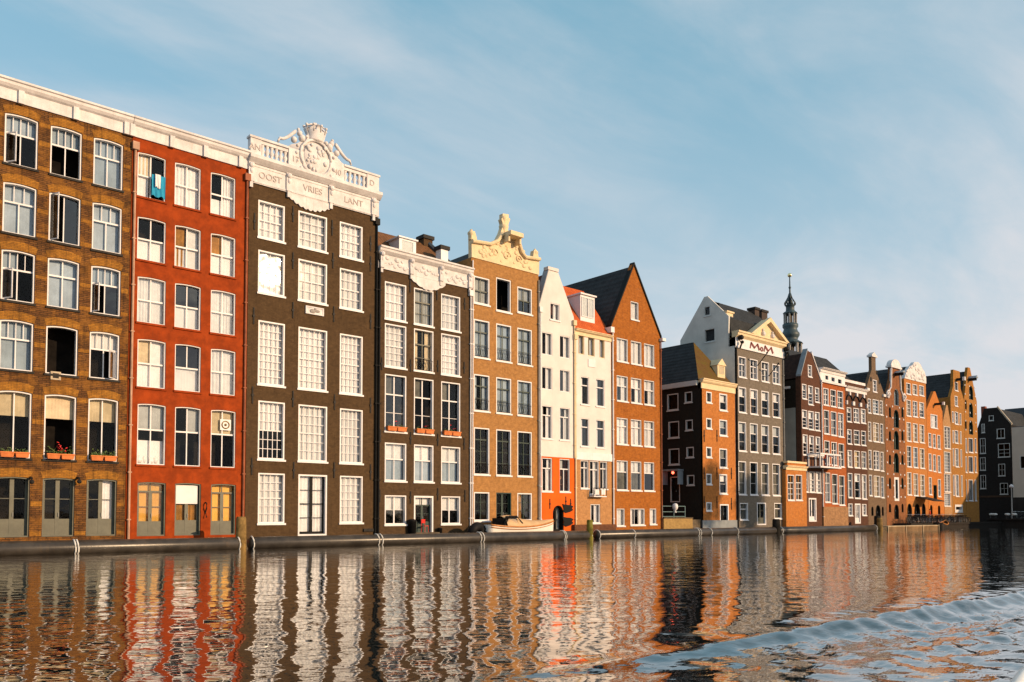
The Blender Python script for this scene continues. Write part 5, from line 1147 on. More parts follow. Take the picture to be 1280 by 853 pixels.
for a, e, t, b_, kk in ((1236, 1242, 519.6, 526, dict(lc=1, lr=1)), (1246, 1256, 536, 548, dict(lr=1)), (1227, 1231, 530, 541, {}), (1247.5, 1262.5, 554.5, 571.5, dict(tr=.45, tc=2)), (1248, 1256.5, 580, 595, {}), (1225, 1232, 548, 567, {}), (1225, 1232, 572, 588, {}), (1225.5, 1232.5, 594, 611, {}), (1250, 1260, 604, 618, {})):
    h.one(a, e, t, b_, **dict(ke, **kk))
zs0 = h.p(1264, 531)[1]; a, b_ = h.p(1230, 510.5), h.p(1246, 509.5)
h.walls([(0, h.zb), (h.W, h.zb), (h.W, zs0), (b_[0], b_[1]), (a[0], b_[1]), (0, zs0 - .3)], m_e1, depth=12, rev=.2)
q = MB(); q.prism([(-.1, zs0 - .6), (h.W + .1, zs0 - .6), (b_[0], b_[1] - .15), (a[0], b_[1] - .15)], .3, 12, slate); q.build('roof', h.root)
q = MB(); q.prism([(b_[0], b_[1]), (b_[0] + .1, b_[1] + .2), (h.W + .15, zs0 + .2), (h.W + .05, zs0)], -.08, .4, paint('pale_coping', (.4, .34, .26))); q.build('coping', h.root)
q = MB(); c_, zc_ = h.p(1227.5, 508); q.box(c_ - .3, c_ + .3, .4, 1.2, zc_ - 2.5, zc_, paint('red_chimney_brick', (.25, .07, .04))); q.build('chimney', h.root)
q = MB(); zg_ = h.p(1245, 622)[1]; q.box(.2, h.W - .2, -.06, -.003, zg_, zg_ + .3, paint('brown_board', (.07, .04, .025))); q.build('shop_fascia', h.root)
h = EndHouse('back_house', 'dark roofed house peeping over the pale building at the right edge', 1252, 1330, 158)
h.one(1274.5, 1279, 524.5, 531, **dict(ke, lc=1, lr=1))
zt_ = h.p(1270, 523)[1]; h.walls(h.rect(zt_), paint('grey_white_render', (.5, .5, .5), .8, .15), depth=10, rev=.2)
q = MB(); q.ext([(-.2, zt_), (2.5, zt_ + 2.0), (8, zt_ + 2.0), (10.2, zt_)], 0, h.W, paint('dark_lead_roof', (.03, .03, .035))); q.build('roof', h.root)
q = MB(); xa, z = h.p(1264.5, 516); q.tube([(xa, -.3, z), (xa + .2, -.35, z - 1.0), (xa + .8, -.3, z - 1.7), (xa + 1.8, -.2, z - 2.0)], [.25, .3, .25, .15], MATS['pale_lead'], 7); q.build('roof_scroll', h.root, True)
h = EndHouse('waterfront_block', 'pale beige rendered block cut off by the right edge of the picture', 1266, 1900, 139.5)
h.W = 46.0
m_be = paint('beige_render', (.55, .48, .40), .85, .08, .3, .15, streak=.15, dirt=(.35, .3, .25))
for k in range(9):
    x0 = h.p(1275, 578)[0] + k * 4.6
    for t, b_ in ((570, 586),): h.win(x0, x0 + 1.9, h.p(1278, b_)[1], h.p(1278, t)[1], **dict(ke, lc=1, lr=1))
    for z_ in (4.6, 12.2): h.win(x0 + .1, x0 + 1.8, z_, z_ + 1.7, **dict(ke, lc=1, lr=1)) if k > 0 else None
zt_ = h.p(1268, 534.5)[1]; h.walls(h.rect(zt_), m_be, depth=16, rev=.2); h.roof_flat(zt_ + .12, 16)
zg_ = h.p(1268, 622)[1]; q = MB(); q.box(-.02, h.W + .02, -.12, -.004, .3, zg_, paint('dark_shopfront', (.03, .026, .024), .6, .3, .6)); q.build('shopfront', h.root)

# ---- church spire
spm = paint('verdigris_lead', (.055, .085, .095), .5, .35, .3, .1); sps = paint('spire_stone', (.36, .33, .3), .8, .2, .5, .1)
d = ray(990, 560); t = 222.0 / (Vector((d.x, d.y, 0)).length); sp = (d.x * t, -CAM_D + d.y * t)
dep = Vector((sp[0], sp[1] + CAM_D, 0)).dot(Vector((fwd.x, fwd.y, 0)).normalized())
def sz(py): 
    dd = ray(990, py); return CAM_Z + dd.z * t * (Vector((d.x, d.y, 0)).length / Vector((dd.x, dd.y, 0)).length)
def sr(w): return w * dep / FPX / 2
root = empty('church_spire', (sp[0], sp[1], 0), 'openwork lead church spire with bulbous tiers and golden ball rising behind the row', 'church tower')
def arcade(name, py0, py1, w, n=8, capw=None):
    z0, z1 = sz(py0), sz(py1); r = sr(w); q = MB()
    for k in range(n):
        a = 6.283 * (k + .5) / n; q.tube([(r * .86 * math.cos(a), r * .86 * math.sin(a), z0), (r * .86 * math.cos(a), r * .86 * math.sin(a), z1)], r * .13, sps, 6)
        a2 = 6.283 * (k + 1.0) / n; q.tube([(r * .86 * math.cos(a + .785 * u), r * .86 * math.sin(a + .785 * u), z1 - (z1 - z0) * .22 * (1 - math.sin(math.pi * u))) for u in np.linspace(0, 1, 6)], r * .09, spm, 5)
    q.lathe((0, 0, 0), [(r * .35, z0), (r * .35, z1)], iron, 8); q.lathe((0, 0, 0), [(r, z0 - .3), (r * 1.08, z0), (r, z0 + .3)], spm, 8); q.lathe((0, 0, 0), [(r * .95, z1 - .3), (r * 1.12, z1), (r * .9, z1 + .4)], spm, 8)
    return q.build(name, root)
q = MB(); q.box(-sr(30), sr(30), -sr(30), sr(30), 0, sz(452), brick('tower_brick', (.2, .12, .08), (.16, .1, .07), (.15, .11, .09))); q.build('tower_base', root)
arcade('belfry', 449, 430, 28); arcade('lantern', 406, 392, 16.5)
q = MB(); q.lathe((0, 0, 0), [(sr(29), sz(430)), (sr(23), sz(427.5)), (sr(17), sz(425)), (sr(19), sz(422.5)), (sr(22), sz(420)), (sr(22), sz(417)), (sr(18), sz(414.5)), (sr(16), sz(411.5)), (sr(19), sz(409)), (sr(19), sz(405.5))], spm, 12); q.build('bulb', root, True)
q = MB(); q.lathe((0, 0, 0), [(sr(16.5), sz(392)), (sr(12.5), sz(390)), (sr(10.5), sz(387.5)), (sr(10.5), sz(383)), (sr(12.5), sz(382.3)), (sr(13), sz(381.6)), (sr(4), sz(381))], spm, 10); q.build('upper_lantern', root, True)
q = MB()
for k in range(8):
    a = 6.283 * k / 8; q.tube([(sr(w) * math.cos(a), sr(w) * math.sin(a), sz(py)) for w, py in ((12.5, 381.5), (13, 379), (8.5, 375.5), (4.5, 372), (1.4, 367))], .2, spm, 5)
q.tube([(0, 0, sz(381)), (0, 0, sz(345))], [.3, .12], spm, 6); q.ball((0, 0, sz(359.5)), .35, spm); q.ball((0, 0, sz(366)), .22, spm); q.build('crown_spire', root, True)
goldm = bpy.data.materials.new('gilt_ball'); nt = nodes_of(goldm); principled(nt, Metallic=1.0, Roughness=.22).inputs['Base Color'].default_value = (1, .8, .4, 1)
q = MB(); q.ball((0, 0, sz(344)), .55, goldm, 14, 10); q.build('gilt_ball', root, True)

# ================================================================== THINGS ON THE WATER AND ALONG THE WALLS
m_pipe = paint('dark_steel_pipe', (.05, .043, .036), .3, .3, 1.2, .15, streak=.3, dirt=(.16, .1, .05))
YP = -2.6
def boom(L, Rr, ropes, label):
    xa, xb = atY(L, 685, YP)[0], atY(Rr, 685, YP)[0]
    root = empty('floating_boom', ((xa + xb) / 2, YP, 0), label, 'floating pipe', 'floating booms along the house fronts'); hl = (xb - xa) / 2
    q = MB(); q.tube([(-hl, 0, .27), (-hl + .12, 0, .27), (hl - .12, 0, .27), (hl, 0, .27)], [.28, .345, .345, .28], m_pipe, 20); q.build('pipe', root, True)
    for px in ropes:
        x = atY(px, 680, YP)[0] - (xa + xb) / 2; q = MB()
        q.tube([(x + .02 * math.sin(k), .375 * math.cos(t), .27 + .375 * math.sin(t)) for k, t in enumerate(np.linspace(0, 6.283, 15))], .034, rope, 5); q.build('rope', root)
boom(-160, 299, (92, 95.5, 296.5), 'long dark floating pipe under the brick warehouse and the red house')
boom(311, 738, (314, 470, 474.5, 597.5, 601, 702, 704, 735.5), 'dark floating pipe from the white parapet house to the moored boat')
boom(744.5, 968, (746, 790, 870, 872.5, 886, 919), 'dark floating pipe before the rust brick gable and the grey house')
boom(973, 1095, (975, 1093), 'dark floating pipe farthest from the camera')
def post(px, ptop, r, Y, label, mm=woodm):
    X, Z = atY(px, ptop, Y); q = MB(); q.lathe((0, 0, 0), [(r * 1.05, -1.0), (r, Z * .5), (r * .95, Z - .1), (r * .8, Z)], mm, 12)
    o = q.build('mooring_post', None, True, (X, Y, 0)); tag(o, label, 'mooring post', 'wooden posts in the water'); return o
mossw = paint('mossy_wood', (.22, .2, .04), .85, .4, 2, .5, streak=.5, dirt=(.05, .04, .02))
post(301.5, 646, .27, -2.6, 'thick weathered wooden post between the red house and the white parapet house')
post(737.2, 650, .24, -2.75, 'greenish wooden post with a dark side before the buff ground floor', mossw)
post(970.2, 649, .36, -2.5, 'blackened stub post in front of the grey house', paint('black_wood', (.02, .018, .015), .8, .3, 2, .4))
post(1096, 645, .3, -2.5, 'pair post at the far end of the booms, darker one', MATS['black_wood']); post(1099.5, 647.5, .3, -3.0, 'pair post at the far end of the booms, pale one')
# sloop moored under the tan house
cover = paint('sand_canvas_cover', (.60, .40, .22), .85, .12, 1.5, .2); hullw = paint('white_hull', (.8, .76, .7), .35, .05); varn = paint('varnished_wood', (.5, .2, .05), .3, .2, 3, .1)
def hull_mesh(q, Ls, B, Hh, m, mt, sheer=.25, n=22):
    vs = []; ks = 7
    for i in range(n + 1):
        u = i / n; x = -Ls / 2 + Ls * u; w = B / 2 * min(1, (1 - max(0, (u - .45) / .55) ** 2.2)) * (0.86 + .14 * min(1, u * 4)); w = max(w, .01); zt = Hh + sheer * (2 * u - .8) ** 2
        for k in range(ks):
            a = (k / (ks - 1) - .5) * math.pi; vs.append((x + .35 * max(0, u - .7) * (1 + math.cos(a) * -1), w * math.sin(a) ** 1 if abs(a) < 1.5 else w * (1 if a > 0 else -1), zt - (zt + .25) * max(0, math.cos(a)) ** .6))
    fs = [(i * ks + k, (i + 1) * ks + k, (i + 1) * ks + k + 1, i * ks + k + 1) for i in range(n) for k in range(ks - 1)]; fs.append(tuple(range(ks)))
    q.add(vs, fs, m); return vs, ks
xa, xb = atY(604, 668, -1.35)[0], atY(690.5, 668, -1.35)[0]; Ls = xb - xa
root = empty('moored_boat', ((xa + xb) / 2, -1.35, 0.22), 'white wooden motor boat under a sand coloured cover moored beside the tan house', 'boat')
q = MB(); vs, ks = hull_mesh(q, Ls, 1.9, .72, hullw, varn); q.build('hull', root, True)
q = MB(); rail = [vs[i * ks] for i in range(23)]; rail2 = [vs[i * ks + ks - 1] for i in range(23)]
for rl in (rail, rail2): q.tube([(p[0], p[1] * 1.02, p[2]) for p in rl], .06, varn, 6); q.tube([(p[0], p[1] * 1.03, p[2] - .16) for p in rl], .03, varn, 5)
q.build('rubbing_strake', root, True)
q = MB(); cv = []; nk = 9
for i in range(23):
    u = i / 22; lw = rail[i]; w = abs(lw[1]); top = .14 + .58 * math.exp(-((u - .3) / .2) ** 2) * (1 if u > .16 else .5 + u * 3) + .25 * max(0, 1 - abs(u - .6) / .45)
    for k in range(nk):
        s_ = -1 + 2 * k / (nk - 1); cv.append((lw[0], s_ * w * .97, lw[2] + top * (1 - s_ * s_) ** .7 + .015 * math.sin(i * 2.1 + k)))
q.add(cv, [(i * nk + k, (i + 1) * nk + k, (i + 1) * nk + k + 1, i * nk + k + 1) for i in range(5, 22) for k in range(nk - 1)], cover); q.build('cover', root, True)
q = MB(); q.add([(-Ls * .28, -.75, 1.0), (-Ls * .14, -.8, .95), (-Ls * .12, -.62, 1.42), (-Ls * .22, -.6, 1.45)], [(0, 1, 2, 3)], gl_b); q.add([(-Ls * .12, -.82, .93), (-Ls * .06, -.3, .95), (-Ls * .1, -.3, 1.42), (-Ls * .13, -.62, 1.42)], [(0, 1, 2, 3)], gl_b); q.tube([(-Ls * .28, -.76, 1.0), (-Ls * .22, -.6, 1.46), (-Ls * .12, -.62, 1.44), (-Ls * .06, -.82, .95)], .035, iron, 5); q.build('windscreen', root)
q = MB(); q.box(-Ls * .48, -Ls * .1, -.72, .72, .75, .8, iron); q.tube([(-Ls * .3, -.7, .8), (-Ls * .27, -.66, 1.38), (-Ls * .12, -.64, 1.4)], .1, black, 6); q.box(-Ls * .3, -Ls * .14, -.6, .6, .8, 1.32, black); q.build('cockpit', root)
X, _ = atY(598, 665, -1.6); q = MB()
q.tube([(.55 * math.cos(t), .1 * math.sin(t * 2), .55 + .45 * math.sin(t)) for t in np.linspace(0, 6.283, 19)], .3, paint('black_rubber', (.012, .012, .013), .6, .2, 4, .2), 9, False)
tag(q.build('fender', None, True, (X, -1.5, 0)), 'black rubber fender bag at the stern of the moored boat', 'fender')
# white bow of another boat, bottom right corner
P1 = Vector((*atZ(1266, 853, .55), 0)); P2 = Vector((*atZ(1280, 834, .55), 0)); dv = (P2 - P1).normalized(); rv = Vector((dv.y, -dv.x, 0))
c_ = P1 + dv * .6 + rv * 1.03
root = empty('dinghy', (c_.x, c_.y, 0), 'white boat gunwale just poking into the bottom right corner of the water', 'boat', rz=math.atan2(dv.y, dv.x))
q = MB(); vs_, ks_ = hull_mesh(q, 4.4, 2.0, .5, hullw, varn, .1); q.build('hull', root, True)
q = MB()
for a in (0, ks_ - 1): q.tube([vs_[i * ks_ + a] for i in range(23)], .07, hullw, 8)
q.build('gunwale', root, True)
q = MB(); q.add([(vs_[i * ks_ + a][0], vs_[i * ks_ + a][1], vs_[i * ks_ + a][2] + .02) for i in range(23) for a in (0, ks_ - 1)], [(2 * i, 2 * i + 1, 2 * i + 3, 2 * i + 2) for i in range(22)], hullw); q.build('deck', root)
# flower boxes
def leafy(q, x0, x1, y, z, n, hgt, m=leaves, sz_=.07):
    for _ in range(n):
        c = Vector((random.uniform(x0, x1), y + random.uniform(-.08, .08), z + abs(random.gauss(0, hgt * .5)))); a = Vector((random.uniform(-1, 1), random.uniform(-1, .2), random.uniform(-.4, 1))).normalized(); b_ = a.orthogonal().normalized(); s_ = random.uniform(.5, 1.2) * sz_
        q.add([c - a * s_, c - b_ * s_ * .5, c + a * s_, c + b_ * s_ * .5], [(0, 1, 2, 3)], m)
def flower_box(hh, x0, x1, z, label, grp, n=70, red=0, hgt=.22, secs=1, y0=-.3, y1=-.05, hb=.24):
    root = empty('flower_box', (hh.x0 + (x0 + x1) / 2, hh.Y, z), label, 'flower box', grp); w = (x1 - x0)
    for k in range(secs):
        q = MB(); a = -w / 2 + w * k / secs + .02; e = -w / 2 + w * (k + 1) / secs - .02
        q.add([(a + .04, y0 + .03, 0), (e - .04, y0 + .03, 0), (e - .04, y1, 0), (a + .04, y1, 0), (a, y0, hb), (e, y0, hb), (e, y1, hb), (a, y1, hb)], [(0, 3, 2, 1), (4, 5, 6, 7), (0, 1, 5, 4), (1, 2, 6, 5), (2, 3, 7, 6), (3, 0, 4, 7)], terracotta)
        q.box(a - .015, e + .015, y0 - .02, y0, hb - .05, hb + .01, terracotta); q.build('planter', root)
    q = MB(); leafy(q, -w / 2 + .05, w / 2 - .05, (y0 + y1) / 2, hb + .02, n, hgt); q.build('foliage', root)
    if red: q = MB(); leafy(q, -.2, .25, (y0 + y1) / 2, hb + .15, red, .3, redpet, .06); q.build('blossom', root)
zb1 = zrow[4][0]
for c, (lab, rd_) in enumerate([('orange planter of low green plants, cut by the left edge of the picture', 0), ('orange planter with a clump of red flowers on a warehouse sill', 26), ('orange planter of bushy green plants on the sill nearest the red house', 0)]):
    a, e = COLS1[c + 1]; flower_box(H1, a + .08, e - .08, zb1 + .02, lab, 'flower boxes of the brick warehouse', [50, 70, 110][c], rd_, [.16, .28, .24][c], 2)
for c, lab in enumerate(('pair of terracotta boxes on the left sill of the white frieze house', 'pair of terracotta boxes on the middle sill of the white frieze house', 'pair of terracotta boxes on the right sill of the white frieze house')):
    a, e = H4.x(c4[c][0]), H4.x(c4[c][1]); flower_box(H4, a + .05, e - .1, H4.z(530, 542.6) + .02, lab, 'terracotta boxes of the white frieze house', 40, 6, .12, 2, -.26, -.03, .27)
# cloth hung from the red house window
q = MB(); x0, z1 = H2.p(189.5, 218); x1, z0 = H2.p(206, 249); blue = paint('blue_cloth', (.03, .30, .50), .8, .1, 2, .1)
def cloth(q, a, e, b_, t, y, m, n=14):
    vs = []
    for i in range(n + 1):
        for k in range(7): vs.append((a + (e - a) * i / n, y - .05 * math.sin(i * 1.3 + k * .4) * (1 - k / 8), b_ + (t - b_) * k / 6 + .05 * math.sin(i * .8) * (k == 0)))
    q.add(vs, [(i * 7 + k, (i + 1) * 7 + k, (i + 1) * 7 + k + 1, i * 7 + k + 1) for i in range(n) for k in range(6)], m)
cloth(q, 0, x1 - x0, z0 - z1, 0, 0, blue); cloth(q, .15, (x1 - x0) * .62, (z0 - z1) * .6, 0.02, -.09, white, 8)
tag(q.build('towel', None, True, (H2.x0 + x0, -.05, z1)), 'blue and white cloth hanging from the top left window of the red house', 'cloth')
# jars on the sill inside the red house
for k, (px, w) in enumerate(((170.5, .16), (176, .22), (183, .14), (191, .2), (197, .17))):
    x, z = H2.p(px, 577.5); z = H2.z(235, 583) + .1; q = MB(); hj = .3 + .1 * (k % 3); q.lathe((0, 0, 0), [(w * .7, 0), (w, hj * .4), (w * .9, hj * .7), (w * .5, hj * .85), (w * .6, hj)], white, 10)
    tag(q.build('jar', None, True, (H2.x0 + x, .42, z)), 'white jar among crockery behind the left window of the red house', 'jar', 'white crockery in the red house window')
# chair and pots by the dark green door
red = paint('red_plastic', (.6, .03, .02), .4, .1); x, z = H4.p(530, 667); z = .62
root = empty('chair', (H4.x0 + x, -.17, z), 'small red chair standing in the dark doorway of the frieze house', 'chair', rz=.3)
q = MB(); q.box(-.2, .2, -.1, .2, .4, .44, red); q.build('seat', root); q = MB(); q.box(-.2, .2, .18, .22, .6, .85, red); q.tube([(-.18, .2, .42), (-.18, .2, .62)], .02, red, 5); q.tube([(.18, .2, .42), (.18, .2, .62)], .02, red, 5); q.build('backrest', root)
for sx_ in (-.17, .17):
    for sy_ in (-.08, .18): q = MB(); q.tube([(sx_, sy_, .41), (sx_ * 1.15, sy_ * 1.15, 0)], .02, red, 5); q.build('leg', root)
for px, s_, lab in ((512.8, 1.0, 'black rubbish bin left of the dark green door'), (547.5, .5, 'low black pot right of the dark green door')):
    x, _ = H4.p(px, 665); q = MB(); q.lathe((0, 0, 0), [(.2 * s_ + .05, 0), (.23 * s_ + .05, .95 * s_), (.25 * s_ + .05, .97 * s_), (.25 * s_ + .05, 1.05 * s_), (.15 * s_, 1.12 * s_)], black, 12); tag(q.build('bin' if s_ == 1 else 'plant_pot', None, True, (H4.x0 + x, -.2, .36 if s_ < 1 else .36)), lab, 'bin' if s_ == 1 else 'pot')
# terrace beside the corner house
xa, xb = atY(828, 650, -.1)[0], atY(864, 650, -.1)[0]; zt_ = atY(840, 648.5, -.1)[1]
m_tw = brick('yellow_terrace_brick', (.42, .27, .09), (.35, .22, .08), (.3, .2, .1), stain=.3)
q = MB(); q.box(0, xb - xa, -.15, .15, -.8, zt_, m_tw); q.box(-.02, xb - xa + .03, -.19, .19, zt_, zt_ + .1, stonequay); tag(q.build('terrace_wall', None, False, (xa, -.1, 0)), 'low yellow brick wall closing the gap beside the dark flank', 'wall')
q = MB(); q.box(xa, H9.x0 - .05, .1, 10, .3, zt_ - .1, stonequay); tag(q.build('path'), kind='structure')
rail_m = paint('blue_green_rail', (.13, .2, .2), .5, .1); zr_ = atY(840, 633, -.1)[1]
root = empty('railing', (xa, -.1, zt_ + .1), 'blue green tube railing on top of the yellow terrace wall', 'railing'); L_ = (xb - xa) * .78
q = MB(); hz_ = zr_ - zt_ - .1
for z in (.08, hz_ * .5, hz_): q.tube([(0, 0, z), (L_, 0, z)], .035, rail_m, 6)
q.build('rail', root)
for k in range(3): q = MB(); q.tube([(L_ * k / 2, 0, 0), (L_ * k / 2, 0, hz_)], .045, rail_m, 6); q.build('post', root)
x, z = atY(844, 634, -.3); q = MB(); q.lathe((0, 0, 0), [(.1, -.5), (.13, -.45), (.06, -.3), (.22, -.15), (.26, .05), (.2, .25), (.08, .32)], white, 10); tag(q.build('lantern', None, True, (x, -.3, z)), 'white lantern fixed on the blue green railing', 'lantern')
# quay furniture at the far end
bikem = paint('bike_black', (.02, .02, .022), .4, .2); chrome = paint('bike_chrome', (.6, .6, .6), .3, .1, 3, 0, 1.0)
def bicycle():
    root = empty('bicycle', (0, 0, 0), 'x', 'bicycle', 'bicycles parked on the far quay'); 
    for x in (-.52, .52):
        q = MB(); q.tube([(x + .34 * math.cos(t), 0, .35 + .34 * math.sin(t)) for t in np.linspace(0, 6.283, 19)], .04, bikem, 5, False)
        for k in range(6): a = math.pi * k / 6; q.tube([(x + .33 * math.cos(a), 0, .35 + .33 * math.sin(a)), (x - .33 * math.cos(a), 0, .35 - .33 * math.sin(a))], .006, chrome, 3)
        q.build('wheel', root)
    q = MB()
    for a, e in (((-.52, .35), (-.2, .78)), ((-.52, .35), (-.05, .3)), ((-.05, .3), (-.22, .85)), ((-.05, .3), (.36, .75)), ((-.2, .78), (.34, .85)), ((.33, .95), (.52, .35))): q.tube([(a[0], 0, a[1]), (e[0], 0, e[1])], .035, bikem, 5)
    q.build('frame', root)
    q = MB(); q.tube([(.33, 0, .9), (.3, 0, 1.05), (.3, -.28, 1.08), (.12, -.3, 1.05)], .018, chrome, 5); q.tube([(.3, 0, 1.05), (.3, .28, 1.08), (.12, .3, 1.05)], .018, chrome, 5); q.build('handlebar', root)
    q = MB(); q.ball((-.24, 0, .92), .13, black, 8, 5, (1.2, .8, .4)); q.build('saddle', root); return root
def copy_tree(o, parent=None):
    c = o.copy(); COL.objects.link(c); c.parent = parent
    for ch in list(o.children): copy_tree(ch, c)
    return c
proto = bicycle()
for k in range(34):
    o = proto if k == 0 else copy_tree(proto)
    px = 1136 + 2.05 * k + random.uniform(-1, 1); Yk = -.35 - 1.35 * random.random(); X, _ = atY(px, 648, Yk)
    o.location = (X, Yk, .7); o.rotation_euler = (0, R(random.uniform(-4, 4)), R(random.choice((60, 75, 110, 95, 20)) + random.uniform(-15, 15)))
    o['label'] = 'black bicycle among those parked in a row on the far quay'
root = empty('floating_dock', (atY(1140, 655, -3.4)[0], -2.75, 0), 'long pale wooden floating dock below the far quay', 'dock')
xa, xb = atY(1109, 657, -3.4)[0] - root.location.x, atY(1172.5, 657, -3.4)[0] - root.location.x
q = MB(); q.box(xa, xb, -.6, .6, .42, .5, paint('pale_dock', (.42, .33, .22), .8, .2, 1, .3)); q.build('deck', root)
q = MB(); q.box(xa, xb, -.68, -.6, -.1, .4, paint('dock_fascia', (.2, .125, .065), .7, .3, 1, .2, streak=.5)); q.box(xa, xb, -.72, -.6, .4, .48, MATS['pale_dock'])
for x in np.linspace(xa, xb, 4): q.box(x - .06, x + .06, -.78, -.73, -.1, .55, MATS['pale_dock'])
q.build('fascia', root)
X, _ = atY(1146, 655, -6.9); q = MB()
hx = atY(1177, 655, -2.9)[0]; root = empty('rowing_boat', (hx, -2.95, -.05), 'small dark open boat moored at the end of the pale dock', 'boat', rz=.15)
q = MB(); vs_, ks_ = hull_mesh(q, 4.2, 1.3, .6, paint('dark_hull', (.03, .025, .022), .5, .2), varn, .35); q.build('hull', root, True); q = MB()
q.tube([vs_[i * ks_] for i in range(23)], .06, varn, 5); q.tube([vs_[i * ks_ + ks_ - 1] for i in range(23)], .06, varn, 5); q.build('gunwale', root)
bw = paint('bollard_white', (.7, .68, .64), .5, .1)
for k, (px, Xq) in enumerate(((1203, 131.5), (1218.5, 131.5), (1230, 131.5), (1259.5, 131.5), (1268, 131.5))):
    Yq = atX(px, 645, Xq)[0]; q = MB(); q.lathe((0, 0, 0), [(.24, 0), (.2, .1), (.18, .5)], iron, 10); q.lathe((0, 0, 0), [(.18, .5), (.34, .55), (.36, .72), (.2, .82)], bw, 10)
    if Yq > -.2: Yq = -.6 - .2 * k
    tag(q.build('bollard', None, True, (Xq, Yq, 1.12)), 'short white capped iron bollard on the edge of the far quay', 'bollard', 'bollards on the far quay')
X = 133.0; Yq, zt_ = atX(1264.3, 607, X)
root = empty('street_lamp', (X, Yq, 1.12), 'slim pale lamp post with a small white head before the dark house', 'street lamp')
q = MB(); q.tube([(0, 0, 0), (0, 0, .8), (0, 0, zt_ - 1.5)], [.12, .09, .06], paint('lamp_grey', (.42, .4, .38), .5, .1), 8); q.build('pole', root); q = MB(); q.lathe((0, 0, zt_ - 1.5), [(.08, 0), (.28, .1), (.3, .3), (.12, .5), (.05, .55)], white, 10); q.build('lamp_head', root, True)
for k in range(6):
    o = copy_tree(proto); px = 1269 + 2.6 * k; Xk = 132.6 + random.uniform(-.3, .8); Yk = atX(px, 645, Xk)[0]; o.location = (Xk, Yk, 1.12); o.rotation_euler = (0, R(random.uniform(-4, 4)), R(random.uniform(60, 120) if k % 2 else random.uniform(-20, 30)))
    o['label'] = 'black bicycle in the group below the pale block at the right edge'; o['group'] = 'bicycles before the pale block'

